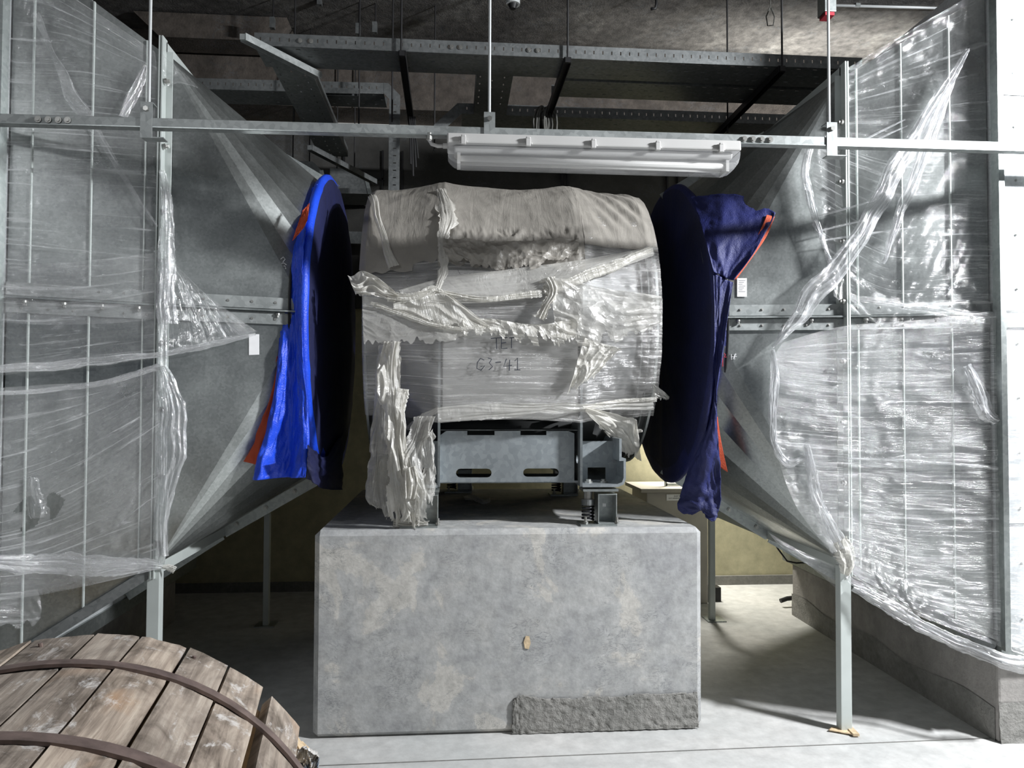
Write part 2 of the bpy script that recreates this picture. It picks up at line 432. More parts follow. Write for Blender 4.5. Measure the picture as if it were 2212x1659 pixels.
# ------------------------------------------------------------------ the setting
struct('floor', MB().box((0, 2, -.1), (16, 13, .2)), 'floor')
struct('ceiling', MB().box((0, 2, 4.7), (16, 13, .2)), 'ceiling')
struct('wall_back', MB().box((0, 6.68, 2.3), (16, .2, 4.6)), 'wall')
struct('baseboard_back', MB().box((0, 6.57, .04), (16, .03, .08)), 'skirt')
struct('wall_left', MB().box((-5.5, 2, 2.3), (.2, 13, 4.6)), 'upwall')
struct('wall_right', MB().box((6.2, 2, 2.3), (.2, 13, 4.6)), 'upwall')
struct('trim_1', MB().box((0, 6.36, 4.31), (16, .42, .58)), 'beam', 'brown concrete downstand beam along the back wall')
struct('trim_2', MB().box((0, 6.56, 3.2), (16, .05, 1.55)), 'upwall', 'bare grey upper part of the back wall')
struct('trim_3', MB().box((-.35, 6.52, 4.02), (1.4, .06, .12)), 'palewall', 'pale strip below the beam')
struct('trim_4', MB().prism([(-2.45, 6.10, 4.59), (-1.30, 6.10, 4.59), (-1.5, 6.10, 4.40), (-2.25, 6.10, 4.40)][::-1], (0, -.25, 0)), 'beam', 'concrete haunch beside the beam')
b = MB()
for z in (3.55, 3.3, 3.0): b.box((-.78, 6.525, z), (.36, .02, .015))
for x in (-.95, -.62, -.45, .95, 1.0, 1.9, 2.0, 2.1): b.box((x, 6.525, 3.2), (.015, .02, 1.2))
struct('trim_5', b, 'black', 'dark joint battens on the upper back wall')
jt = MB()
a0, a1 = at(690, 1654, 'z', .001), at(2150, 1594, 'z', .001)
struct('trim_6', jt.bar(a0, a1, .006, .002), 'skirt', 'thin expansion joint across the floor')

# ------------------------------------------------------------------ plinth and kerbs
PX0, PX1, PY0, PY1, PZ = -.66, 1.245, 3.68, 5.45, .99
t = thing('concrete_plinth', ((PX0+PX1)/2, 4.5, 0), 'big grey trowelled concrete plinth under the wrapped fan', 'plinth')
o = MB().box(((PX0+PX1)/2, (PY0+PY1)/2, PZ/2), (PX1-PX0, PY1-PY0, PZ)).build('block', 'plinth', t)
bv = o.modifiers.new('chamfer', 'BEVEL'); bv.width = .026; bv.segments = 1; bv.limit_method = 'ANGLE'
# rough mortar patch along the base, right side
rows = []
tops = [(1108, 1510), (1125, 1497), (1200, 1502), (1280, 1500), (1360, 1495), (1440, 1492), (1505, 1488)]
bots = [(1105, 1583), (1125, 1584), (1200, 1581), (1280, 1578), (1360, 1575), (1440, 1573), (1508, 1570)]
rows = [[py_(x, y, 3.677) for x, y in tops], [py_(x, y, 3.677) for x, y in bots]]
sheet('mortar_patch', rows, 'mortar', t, 120, 30, lambda u, v: .004+.010*crumple(u*3, v*.6, 2, 8)+.004*(v > .02), lambda u, v: v < .10+.10*nz(u*9, 3, 1) or u < .02+.03*nz(v*6, 8, 1), thick=.006)
# small rusty spot on the face
b = MB(); c = py_(1139, 1387, 3.677)
b.prism([c+V((x, 0, z)) for x, z in ((-.012, -.03), (.008, -.034), (.016, -.005), (.010, .028), (-.008, .03), (-.018, 0))], (0, -.002, 0)).build('rust_stain', 'rawwood', t)

def kerb(name, x0, x1, y0, y1, h, label):
    o = MB().box(((x0+x1)/2, (y0+y1)/2, h/2), (x1-x0, y1-y0, h)).build(name, 'kerb', bevel=.012)
    return tag(o, label, 'kerb')
k = kerb('concrete_kerb', 2.60, 4.6, 3.42, 5.6, .39, 'low concrete kerb carrying the right-hand steel chamber')
rows = [[V((2.598, 3.44+i*.24, .155+.02*math.sin(i*1.7))) for i in range(10)], [V((2.598, 3.44+i*.24, .0)) for i in range(10)]]
sheet('base_band', rows, 'mortar', k, 60, 8, lambda u, v: .002+.002*crumple(u*4, v, 5, 6))  # slightly darker rough band along the foot of the kerb
rows = [[V((2.6+i*.2, 3.418, .19)) for i in range(6)], [V((2.6+i*.2, 3.418, 0)) for i in range(6)]]
sheet('mortar_patch', rows, 'mortar', k, 40, 16, lambda u, v: .002+.012*max(0, v)*ridge(nz(u*7, v*3, 2)))
kerb('concrete_kerb', -4.2, -2.03, 3.35, 5.75, .37, 'low concrete kerb under the left-hand steel chamber')

# ------------------------------------------------------------------ ducts
YC, ZC = 4.53, 2.045
def circ(x, r, n=32):
    return [V((x, YC-r*math.cos(a), ZC+r*math.sin(a))) for a in [2*math.pi*k/n for k in range(n)]]
def duct(side):
    L = side < 0
    xd, xf, xe, xc = (-.73, -1.335, -1.88, -1.88) if L else (1.32, 1.955, 2.585, 2.585)
    hy, hz = (1.0, 1.175) if L else (.92, 1.225)          # half size at the middle flange
    ey, ez = (1.215, 1.52) if L else (1.10, 1.57)          # half size at the chamber end
    lr = 'left' if L else 'right'
    s = -1 if L else 1
    # ---- round to rectangular cone
    t = thing('transition_duct', (xf, YC, 0), f'galvanised round-to-square duct cone {lr} of the fan, behind the blue cover', 'duct')
    b = MB(); bm = b.bm
    ring = [bm.verts.new(p) for p in circ(xd-s*.02, .80)]
    # corners: near-top(k 0..8), far-top, far-bottom, near-bottom in the circle's order
    cor = [bm.verts.new((xf, YC-hy, ZC+hz)), bm.verts.new((xf, YC+hy, ZC+hz)), bm.verts.new((xf, YC+hy, ZC-hz)), bm.verts.new((xf, YC-hy, ZC-hz))]
    for q in range(4):
        for k_ in range(8):
            bm.faces.new((cor[q], ring[q*8+k_], ring[(q*8+k_+1) % 32]))
        bm.faces.new((cor[q], ring[(q*8+8) % 32], cor[(q+1) % 4]))
    body = b.build('cone_sheet', 'panel', t)
    sd = body.modifiers.new('sheet', 'SOLIDIFY'); sd.thickness = .003
    # round collar
    b = MB()
    for r_, x0, x1 in ((.80, xd-s*.03, xd+s*0.0), ): 
        pts0 = circ(x0, r_, 48); pts1 = circ(x1, r_+.004, 48); pts2 = circ(x1, r_+.05, 48)
        R = [[b.bm.verts.new(p) for p in P] for P in (pts0, pts1, pts2)]
        for A, B in zip(R, R[1:]):
            for k_ in range(48): b.bm.faces.new((A[k_], A[(k_+1) % 48], B[(k_+1) % 48], B[k_]))
    b.build('collar', 'galv', t, smooth=False)
    # rectangular middle flange (angle frame standing proud of the sheet)
    W = .055
    b = MB(); yn, yf_, zb, zt = YC-hy, YC+hy, ZC-hz, ZC+hz
    for dx in (-.006, .006):
        x = xf+dx
        b.box((x, yn-W/2+.01, ZC), (.006, W, 2*hz+2*W)); b.box((x, yf_+W/2-.01, ZC), (.006, W, 2*hz+2*W))
        b.box((x, YC, zt+W/2-.01), (.006, 2*hy, W)); b.box((x, YC, zb-W/2+.01), (.006, 2*hy, W))
    b.box((xf-s*.02, yn+.004, ZC), (.035, .006, 2*hz)); b.box((xf+s*.02, yn+.006, ZC), (.035, .006, 2*hz))
    b.build('middle_flange', 'post', t)
    bolts(t, [(xf-s*.016, yn-.03, zb+.10+i*.30) for i in range(8)], (-s, 0, 0), .009, .022)
    # seam angles along the axis line on the near side, and below
    apex = V((xd-s*.03, YC-.80, ZC)); mid = V((xf, yn, ZC)); d = (apex-mid)
    for dz in (-.037, .037):
        MB().bar(mid+V((0, -.009, dz)), apex+V((0, -.009, dz)), .008, .055).build('seam_angle', 'rail', t)
    MB().bar(mid+V((0, -.018, 0)), apex+V((0, -.018, 0)), .035, .008).build('seam_lip', 'galv', t)
    bolts(t, [mid+d*f+V((0, -.022, -.012)) for f in (.25, .78)], (0, 0, -1), .007, .02)
    bolts(t, [mid+d*f+V((0, -.013, dz)) for f in (.12, .28, .44, .60, .76, .92) for dz in (-.04, .04)], (0, -1, 0), .0045, .006, 'rivet')
    for sg, nm in ((-1, 'lower'), (1, 'upper')):
        a = V((xf, YC, ZC+sg*(hz+.02))); c = V((xd-s*.03, YC, ZC+sg*.83))
        MB().bar(a, c, .006, .075).build('edge_angle', 'galv', t)
        dd = c-a; bolts(t, [a+dd*f+V((0, -.004, 0)) for f in (.12, .38, .64, .9)], (0, -1, 0), .009, .012)
    # legs
    for yy in (yn+.0, yf_+.06):
        lg = MB(); lz = zb-.01
        lg.box((xf-(.02 if not L else .0), yy-.005, lz/2), (.056 if yy < YC else .04, .05, lz)).build('leg', 'post', t, bevel=.003)
    MB().box((xf, yf_+.06, .004), (.14, .14, .008)).build('foot_plate', 'galv', t)
    # ---- rectangular expander
    e = thing('expander_duct', (xe, YC, 0), f'galvanised expanding duct section {lr} of the middle flange, under clear film', 'duct')
    b = MB(); bm = b.bm
    x0 = xf+s*.012
    A = [bm.verts.new((x0, YC+a*hy, ZC+c*hz)) for a, c in ((-1, 1), (1, 1), (1, -1), (-1, -1))]
    B = [bm.verts.new((xe, YC+a*ey, ZC+c*ez)) for a, c in ((-1, 1), (1, 1), (1, -1), (-1, -1))]
    for k_ in range(4): bm.faces.new((A[k_], A[(k_+1) % 4], B[(k_+1) % 4], B[k_]))
    bd = b.build('expander_sheet', 'panel', e); sd = bd.modifiers.new('sheet', 'SOLIDIFY'); sd.thickness = .003
    na, nb = V((x0, YC-hy, 0)), V((xe, YC-ey, 0))
    def face(f, k_): # point on near face: f along, k_ -1..1 in height
        p = na.lerp(nb, f); p.z = ZC+k_*(hz+(ez-hz)*f); return p
    out = V((0, -1, 0))
    for f in ((.10, .47, .86) if L else (.08, .40, .74)):
        for a, c in ((-1, -.035), (.035, 1)):
            MB().bar(face(f, a)+out*.006, face(f, c)+out*.006, .0055, .012, (0, 1, 0)).build('stiffener', 'post', e)
    for dz in (-.037, .037):
        MB().bar(face(0, 0)+V((0, -.009, dz)), face(1, 0)+V((0, -.009, dz)), .008, .055).build('seam_angle', 'rail', e)
    MB().bar(face(0, 0)+V((0, -.02, 0)), face(1, 0)+V((0, -.02, 0)), .035, .008).build('seam_lip', 'galv', e)
    bolts(e, [face(f, 0)+V((0, -.024, -.012)) for f in (.12, .37, .62, .87)], (0, 0, -1), .008, .022)
    bolts(e, [face(f, 0)+V((0, -.013, dz)) for f in (.07, .23, .4, .57, .73, .9) for dz in (-.045, .045)], (0, -1, 0), .004, .004, 'rivet')
    MB().bar(V((x0, YC, ZC-hz-.03)), V((xe, YC, ZC-ez-.03)), .006, .08).build('edge_angle', 'galv', e)
    MB().bar(face(0, -1)+V((0, 0, -.02)), face(1, -1)+V((0, 0, -.02)), .05, .045).build('corner_angle', 'galv_dark', e)
    # ---- chamber
    c = thing('plenum_chamber', (xc+s*.8, YC, .39), f'bright galvanised steel chamber at the {lr} edge, past the expanding duct', 'duct')
    y0 = YC-ey-.07; z0, z1 = .47, ZC+ez+.14
    x1 = xc+s*1.5
    b = MB(); b.box(((xc+x1)/2+s*.01, (y0+6.0-.25)/2, (z0+z1)/2), (abs(x1-xc), 5.75-y0, z1-z0)).build('chamber_panel', 'panel_lit', c)
    fr = MB()
    fr.box((xc-s*.0, y0-.004, (z0+z1)/2), (.028, .05, z1-z0+.02)).build('corner_post', 'galv', c)
    for zz in (ZC-.045, ZC+.035): MB().box(((xc+x1)/2, y0-.006, zz), (abs(x1-xc), .012, .05)).build('panel_joint', 'galv', c)
    for zz in (ZC-1.0, ZC+1.05): MB().box(((xc+x1)/2, y0-.003, zz), (abs(x1-xc), .006, .008)).build('panel_seam', 'galv_dark', c)
    MB().box(((xc+x1)/2, (y0+5.75)/2, .43), (abs(x1-xc), 5.75-y0-.03, .078)).build('base_frame', 'galv', c)
    bolts(c, [(xc+s*.09, y0-.004, .6+i*.26) for i in range(12)], (0, -1, 0), .004, .004, 'rivet')
    return t, e, c, face
dl = duct(-1); dr = duct(1)
# chalk scribbles, markers and paper tags on the cones
def onplane(px, py, xa, ya, xb, yb):
    """intersection of the viewing ray with the vertical plane through two ground points"""
    d = ray(px, py); n = V((yb-ya, -(xb-xa), 0)); return CO+d*((V((xa, ya, 0))-CO).dot(n)/d.dot(n))
PLc = (-1.335, 3.53-.012, -.76, 3.73-.012); PRc = (1.955, 3.61-.012, 1.35, 3.73-.012)
onL = lambda px, py: onplane(px, py, *PLc)
onR = lambda px, py: onplane(px, py, *PRc)
strokes('chalk_mark', [[(606, 560), (612, 555), (616, 560), (611, 566)], [(606, 570), (613, 568), (619, 572)], [(609, 576), (615, 574), (618, 580), (611, 583), (608, 577)], [(608, 588), (613, 586), (612, 592)]], onL, 'chalk', dl[0], .0018)
strokes('chalk_mark', [[(1580, 765), (1580, 777)], [(1586, 765), (1587, 777)], [(1580, 771), (1592, 770)], [(1590, 764), (1583, 776)], [(1588, 764), (1590, 767)]], onR, 'chalk', dr[0], .0012)
for pts, on, par in (([(538, 722), (560, 722), (560, 766), (538, 767)], onL, dl[0]), ([(1592, 601), (1613, 601), (1613, 641), (1592, 641)], onR, dr[0])):
    l_ = MB().prism([on(*p) for p in pts], (0, -.002, 0)).build('paper_tag', 'paper', par)
ln = [[(1595+(i % 2), 606+i*4), (1610-(i % 3)*3, 606+i*4)] for i in range(7)]
strokes('tag_print', ln, lambda x, y: onR(x, y)+V((0, -.0028, 0)), 'ink', l_, .0006)

# ------------------------------------------------------------------ blue covers
def cover(side):
    L = side < 0
    t = thing('tarpaulin_cover', ((-.7 if L else 1.3), YC, 1.1),
              'bright blue tarpaulin tied over the open end of the left duct' if L else 'dark navy tarpaulin tied over the open end of the right duct, flap raised', 'tarpaulin')
    xf, xb = (-.69, -.77) if L else (1.285, 1.365)
    s = -1 if L else 1
    bm = bmesh.new(); n = 96; rings = []
    prof = [(0, 0, 0), (.25, 0, 0), (.5, 0, 0), (.68, 0, 0), (.80, 0, 0), (.86, .006, 0), (.885, .018, 0), (.888, .034, 0), (.875, .052, 1), (.82, .07, 1), (.83, .11, 1)]
    for r_, dx, back in prof[1:]:
        ring = []
        for k in range(n):
            a = 2*math.pi*k/n
            rr2 = r_*(1+.012*nz(math.cos(a)*2, math.sin(a)*2, r_*3)+(.035 if math.sin(a) < -.6 and not back else 0)*(-math.sin(a)-.6)*2)
            wr = .016*crumple(math.cos(a)*r_*1.2, math.sin(a)*r_*.7, 3 if L else 8, 3)*(1 if r_ < .86 else .5)
            ring.append(bm.verts.new((xf+s*dx-s*wr, YC-rr2*math.cos(a), ZC+rr2*math.sin(a))))
        rings.append(ring)
    c0 = bm.verts.new((xf, YC, ZC))
    for k in range(n): bm.faces.new((c0, rings[0][k], rings[0][(k+1) % n]))
    nface = 5
    for ri, (A, B) in enumerate(zip(rings, rings[1:])):
        for k in range(n):
            f = bm.faces.new((A[k], A[(k+1) % n], B[(k+1) % n], B[k]))
            f.material_index = 1 if ri >= 4 else 0
    bmesh.ops.recalc_face_normals(bm, faces=bm.faces)
    me = bpy.data.meshes.new('cover_face'); bm.to_mesh(me); bm.free()
    o = link('cover_face', me, 'tarp_shaded', t, 0, True); me.materials.append(M['tarp_blue' if L else 'tarp_navy'])
    me.polygons.foreach_set('material_index', [1 if abs(V(p.center).x-xf) > .022 or (p.center-V((xf, YC, ZC))).length > .845 else 0 for p in me.polygons])
    # cord around the rim
    MB().tube([p for p in circ(xb+s*.02, .845, 64)]+[circ(xb+s*.02, .845, 64)[0]], .007, 6).build('tie_cord', 'black', t)
    if L:
        Lr = [(686, 398, 650, 425), (672, 430, 640, 465), (664, 470, 632, 515), (658, 520, 627, 570), (655, 580, 626, 640), (654, 650, 606, 690), (655, 720, 601, 760), (660, 800, 592, 850), (668, 880, 575, 930), (672, 960, 558, 990), (664, 1030, 546, 1036)]
        rows = []
        for a, b_, c, d in Lr:
            up = b_ < 700
            p0 = py_(a, b_, 3.655+(.35 if b_ < 440 else .10 if b_ < 480 else 0)); p1 = py_(c, d, (3.725 if up else 3.67)+(.35 if b_ < 440 else .12 if b_ < 480 else 0))
            rows.append([p0.lerp(p1, f) for f in (0, .25, .5, .75, 1)])
        def fold(u, v):
            k_ = max(0, v-.42)/.58
            return .05*k_*math.sin(u*8.5+1.0+2*nz(v*1.5, 0, 1))+.025*(.3+v)*crumple(u*.9, v*1.6, 4, 4)+.006*facets(u*.5, v*1.4, 3, 14)
        sheet('hanging_skirt', rows, 'tarp_blue', t, 60, 130, fold, lambda u, v: u > 1-.03*max(0, nz(v*14, 3, 3)*3), .003, uvs=(.5, 1.4))
        rows = [[py_(654, 455, 3.66), py_(668, 440, 3.68)], [py_(640, 495, 3.62), py_(662, 480, 3.63)], [py_(632, 520, 3.62), py_(645, 505, 3.62)]]
        sheet('orange_lining', rows, 'tarp_orange', t, 12, 20, lambda u, v: .012*crumple(u, v, 2, 4), None, .003)
        rows = [[py_(600, 770, 3.69), py_(610, 780, 3.69)], [py_(572, 860, 3.69), py_(595, 870, 3.69)], [py_(535, 930, 3.69), py_(575, 940, 3.69)], [py_(497, 988, 3.69), py_(560, 1006, 3.69)]]
        sheet('orange_lining', rows, 'tarp_orange', t, 16, 30, lambda u, v: .02*crumple(u, v, 7, 2), None, .003)
        xs_ = -.672
        rows = [[at(663, 960, 'x', xs_), at(680, 975, 'x', xs_), at(705, 985, 'x', xs_), at(742, 930, 'x', xs_)], [at(663, 1000, 'x', xs_-.01), at(680, 1010, 'x', xs_+.01), at(705, 1020, 'x', xs_), at(740, 1000, 'x', xs_)], [at(663, 1034, 'x', xs_-.02), at(685, 1048, 'x', xs_+.02), at(708, 1057, 'x', xs_), at(737, 1058, 'x', xs_)]]
        sheet('lower_skirt', rows, 'tarp_shaded', t, 24, 24, lambda u, v: .02*crumple(u, v, 5, 3), None, .003)
    else:
        rows = [[py_(1492, 428, 4.0), py_(1560, 423, 3.86), py_(1625, 432, 3.74), py_(1675, 458, 3.64)],
                [py_(1512, 480, 3.80), py_(1560, 480, 3.72), py_(1610, 490, 3.66), py_(1655, 498, 3.61)],
                [py_(1530, 540, 3.68), py_(1560, 540, 3.64), py_(1600, 545, 3.62), py_(1628, 548, 3.60)],
                [py_(1541, 590, 3.64), py_(1557, 592, 3.63), py_(1570, 600, 3.62), py_(1584, 607, 3.61)]]
        sheet('raised_flap', rows, 'tarp_navy', t, 40, 40, lambda u, v: .02*crumple(u*.8, v*.8, 3, 2.5)+.012*math.sin(u*5+2*v), None, .003, uvs=(.4, .5))
        rows = [[p+V((.0, .02, 0)) for p in (py_(1660, 462, 3.63), py_(1677, 466, 3.63))], [py_(1636, 510, 3.63), py_(1655, 512, 3.63)], [py_(1606, 560, 3.63), py_(1622, 560, 3.63)], [py_(1582, 602, 3.63), py_(1590, 604, 3.63)]]
        sheet('orange_lining', rows, 'tarp_orange', t, 8, 20, None, None, .003)
        rows = [[py_(1540, 590, 3.65), py_(1560, 600, 3.64), py_(1584, 610, 3.63)], [py_(1543, 680, 3.64), py_(1556, 685, 3.63), py_(1571, 690, 3.62)], [py_(1542, 760, 3.64), py_(1550, 770, 3.63), py_(1560, 780, 3.62)],
                [py_(1536, 860, 3.65), py_(1543, 860, 3.64), py_(1549, 860, 3.63)], [py_(1522, 930, 3.68), py_(1535, 930, 3.66), py_(1551, 930, 3.66)],
                [py_(1490, 1000, 3.80), py_(1525, 1000, 3.70), py_(1558, 1000, 3.70)], [py_(1478, 1060, 3.84), py_(1520, 1060, 3.74), py_(1555, 1060, 3.74)],
                [py_(1474, 1092, 3.84), py_(1510, 1100, 3.74), py_(1548, 1108, 3.75)], [py_(1500, 1107, 3.80), py_(1520, 1115, 3.75), py_(1533, 1123, 3.75)]]
        sheet('hanging_skirt', rows, 'tarp_navy', t, 30, 110, lambda u, v: (.03*crumple(u*.6, v*1.7, 9, 4)+.018*math.sin(u*6+v*9))*(.3+v), None, .003, uvs=(.3, 1.4))
        rows = [[py_(1546, 900, 3.74), py_(1550, 900, 3.74)], [py_(1549, 950, 3.74), py_(1558, 955, 3.74)], [py_(1556, 1010, 3.76), py_(1572, 1020, 3.76)]]
        sheet('orange_lining', rows, 'tarp_orange', t, 8, 20, None, None, .003)
        strokes('marker_writing', [[(1545, 775), (1545, 795)], [(1552, 772), (1552, 793)], [(1545, 785), (1552, 783)], [(1555, 765), (1558, 768), (1555, 773), (1560, 773)]], lambda x, y: onR(x, y)+V((0, -.06, 0)), 'red', t, .0022)
    return t
cover(-1); cover(1)

# ------------------------------------------------------------------ the fan
fan = thing('axial_fan', (.295, YC, 1.1), 'large steel tunnel fan wrapped in dirty white plastic on the plinth', 'fan')
XL, XR = -.44, 1.04
def tubewall(name, x0, x1, r, mt, par, n=64):
    b = MB(); A = [b.bm.verts.new(p) for p in circ(x0, r, n)]; B = [b.bm.verts.new(p) for p in circ(x1, r, n)]
    for k in range(n): b.bm.faces.new((A[k], A[(k+1) % n], B[(k+1) % n], B[k]))
    o = b.build(name, mt, par, smooth=True); sd = o.modifiers.new('wall', 'SOLIDIFY'); sd.thickness = .008; return o
tubewall('casing', XL, XR, .755, 'casing', fan)
for x in (XL, XR):
    outer = [(YC-.79*math.cos(a), ZC+.79*math.sin(a)) for a in [2*math.pi*k/64 for k in range(64)]]
    inner = [(YC-.74*math.cos(a), ZC+.74*math.sin(a)) for a in [2*math.pi*k/64 for k in range(64)]]
    plate('end_flange', outer, [inner], .012, 'galv', YZ(x), fan)
    if x > 0:
        for q, rr3 in ((.04, .775), (.075, .768)): plate('end_ring', [(YC+(p[0]-YC)*rr3/.79, ZC+(p[1]-ZC)*rr3/.79) for p in outer], [inner], .006, 'galv_dark', YZ(x-q), fan)
# hub and blades inside
MB().cyl((.05, YC, ZC), (.7, YC, ZC), .26, n=32).build('motor_hub', 'galv_dark', fan, smooth=False)
for k in range(8):
    a = 2*math.pi*k/8; r1 = V((0, math.cos(a), math.sin(a))); tn = V((0, -math.sin(a), math.cos(a)))
    p = [V((.30, YC, ZC))+r1*.25+tn*.05+V((.05, 0, 0)), V((.30, YC, ZC))+r1*.25-tn*.05-V((.05, 0, 0)), V((.30, YC, ZC))+r1*.73-tn*.09-V((.02, 0, 0)), V((.30, YC, ZC))+r1*.73+tn*.09+V((.02, 0, 0))]
    MB().prism(p, (.012, 0, 0)).build('blade', 'galv_dark', fan)
RX = (-.068, .645)
for x in RX:
    po = [(3.735, 1.19), (3.735, 2.28)]
    po += [(YC-.83*math.cos(a), ZC+.83*math.sin(a)) for a in [R_(18+4.5*k) for k in range(1, 33)]]
    po += [(5.33, 2.28), (5.33, 1.19)]
    inn = [(YC-.755*math.cos(a), ZC+.755*math.sin(a)) for a in [2*math.pi*k/64 for k in range(64)]]
    holes = [inn, slot(3.80, 1.30, 3.86, 1.34)] if x > 0 else [inn]
    plate('support_plate', po, holes, .012, 'galv_fan', YZ(x), fan)
# web with castellated top and two long slots
X0, X1 = RX[0]+.006, RX[1]-.006
def wx(px): return py_(px, 1000, 3.80).x
def wz(y): return py_(1100, y, 3.80).z
zt, zn, zb = wz(931), wz(940), wz(1041)
ou = [(X0, zb), (X1-.02, zb), (X1-.02, wz(936)), (X1-.05, zt)]
for a, b_ in ((1180, 1124), (1068, 1009)): ou += [(wx(a), zt), (wx(a), zn), (wx(b_), zn), (wx(b_), zt)]
ou += [(X0+.03, zt), (X0, wz(940))]
plate('web_plate', ou, [slot(wx(985), wz(1031), wx(1062), wz(1012)), slot(wx(1130), wz(1030), wx(1207), wz(1012))], .008, 'galv_fan', XZ(3.80), fan)
MB().box(((X0+X1)/2, 3.90, zt+.004), (X1-X0, .18, .006)).build('web_shelf', 'galv_dark', fan)
MB().box(((X0+X1)/2, 4.0, zb), (X1-X0, .4, .010)).build('web_flange', 'galv_fan', fan)
MB().box(((X0+X1)/2, 5.26, (zt+zb)/2), (X1-X0, .008, zt-zb)).build('rear_web', 'galv_dark', fan)
# skid channels right and left (C section, open towards the viewer)
def skid(xa, xb, zt_, zb_, right=True):
    th = .012
    s = 1 if right else -1
    o1 = [(xa, zb_), (xb-s*.04, zb_), (xb-s*.012, zb_+.012), (xb, zb_+.04), (xb, zt_-.10), (xb-s*.022, zt_-.10), (xb-s*.022, zt_), (xb-s*.022-s*th, zt_), (xb-s*.022-s*th, zt_-.10-th), (xb-s*th, zt_-.10-th), (xb-s*th, zb_+.045), (xb-s*.02, zb_+.024), (xb-s*.045, zb_+.014), (xa, zb_+.014)]
    b = MB(); b.prism([(x, 3.735, z) for x, z in o1], (0, 1.6, 0)); b.build('skid_channel', 'galv_fan', fan)
    plate('skid_web', rect(min(xa, xb-s*.01), zb_+.01, max(xa, xb-s*.01), zt_-.02), [rect(min(xa+s*.055, xa+s*.15), zb_+.02, max(xa+s*.055, xa+s*.15), zb_+.085)], .008, 'galv_fan', XZ(3.90), fan)
    bolts(fan, [(xa+s*.045, 3.82, zb_+.014), (xa+s*.125, 3.82, zb_+.014)], (0, 0, 1), .014, .018)
skid(.651, .872, 1.43, 1.187)
skid(-.074, -.295, 1.43, 1.187, False)
# terminal plates on the casing, seen through the film
MB().box((.29, 3.752, 1.76), (.68, .02, .46)).build('nameplate_panel', 'greyplate', fan)
MB().box((.12, 3.746, 2.21), (.40, .012, .12)).build('paper_sheet', 'paper', fan)

# ------------------------------------------------------------------ plastic on the fan
def flatk(X, z):
    if z > 2.34: k_ = 0
    elif z > 2.20: k_ = (2.34-z)/.14
    else: k_ = 1
    if X < -.09: k_ *= max(0, 1-(-.09-X)/.16)
    if X > .665: k_ *= max(0, 1-(X-.665)/.16)
    return k_
def cylp(px, py, R=.80):
    d = ray(px, py); oy, oz = -YC, CH-ZC
    a = d.y**2+d.z**2; bq = 2*(oy*d.y+oz*d.z); c = oy*oy+oz*oz-R*R
    disc = bq*bq-4*a*c
    t_ = (-bq-math.sqrt(disc))/(2*a) if disc > 0 else -bq/(2*a)
    q = CO+d*t_
    if 1.2 < q.z < 2.25 and -.25 < q.x < .85:
        tp = (3.700-(R-.845))/d.y; k_ = flatk((CO+d*tp).x, (CO+d*tp).z)
        t_ = t_+(min(tp, t_)-t_)*k_; q = CO+d*t_
    return q
wrap = thing('plastic_wrapping', (.295, 3.72, 1.0), 'torn dusty white plastic sheeting and stretch film tied around the fan', 'plastic sheeting')
def rad(X):
    """tent of the sheet over flanges and support plates"""
    ks = [(XL-.03, .785), (XL, .802), (RX[0]-.015, .852), (RX[0]+.015, .856), (RX[1]-.015, .852), (RX[1]+.015, .852), (XR-.03, .812), (XR+.02, .800)]
    for (a, ra), (b_, rb) in zip(ks, ks[1:]):
        if a <= X <= b_:
            f = (X-a)/(b_-a); return ra+(rb-ra)*f-.15*(b_-a)*f*(1-f)
    return .79
def wrapmesh(name, xa, xb, ta, tb, mt, nu, nv, extra, seed, mask, dr=0, low=None):
    bm = bmesh.new(); G = []; uvl = bm.loops.layers.uv.new('UVMap')
    for j in range(nv+1):
        L = []
        for i in range(nu+1):
            X = xa+(xb-xa)*i/nu; th = R_(ta+((low(X) if low else tb)-ta)*j/nv); r_ = rad(X)+dr+extra(X, math.degrees(th))
            y = YC-r_*math.cos(th); z = ZC+r_*math.sin(th)
            k_ = flatk(X, z)
            if y > 3.718: y = y+(3.718-extra(X, math.degrees(th))*.6-dr-y)*k_
            L.append(bm.verts.new((X, y, z)))
        G.append(L)
    for j in range(nv):
        for i in range(nu):
            X = xa+(xb-xa)*(i+.5)/nu; th = ta+(tb-ta)*(j+.5)/nv
            if mask and mask(X, th): continue
            f = bm.faces.new((G[j][i], G[j][i+1], G[j+1][i+1], G[j+1][i]))
            for l, (a, b_) in zip(f.loops, ((i, j), (i+1, j), (i+1, j+1), (i, j+1))): l[uvl].uv = (xa+(xb-xa)*a/nu+seed, R_(ta+(tb-ta)*b_/nv)*.8)
    bmesh.ops.delete(bm, geom=[v for v in bm.verts if not v.link_faces], context='VERTS')
    me = bpy.data.meshes.new(name); bm.to_mesh(me); bm.free()
    return link(name, me, mt, wrap, 0, True)
def top_low(X):
    base = 20+6*nz(X*3, 2, 1)+3*nz(X*14, 5, 1)
    if -.08 < X < .66: base = 17+5*nz(X*4+2, 2, 1)+2.5*nz(X*22, 5, 1)
    if X > .66: base = 26
    if X < -.2: base = 15+3*nz(X*18, 1, 1)
    return base
def ex_top(X, th):
    e = .010*crumple(X*1.1, th*.012, 3, 3)
    if -.05 < X < .64 and th < 33: e += .022*crumple(X*2.6, th*.035, 6, 4)
    if X > .66:
        d_ = (X-.66)/.38; e += .008*(.5+nz(X*3, th*.05, 9))*math.sin((th+60*d_)*.42+5*nz(X*2, th*.035, 4))*min(1, d_*3)*min(1, (1-d_)*4+.2)
    return e
wrapmesh('upper_sheeting', XL-.03, XR+.02, 150, 8, 'wrap', 260, 130, ex_top, 0, None, .006, top_low)
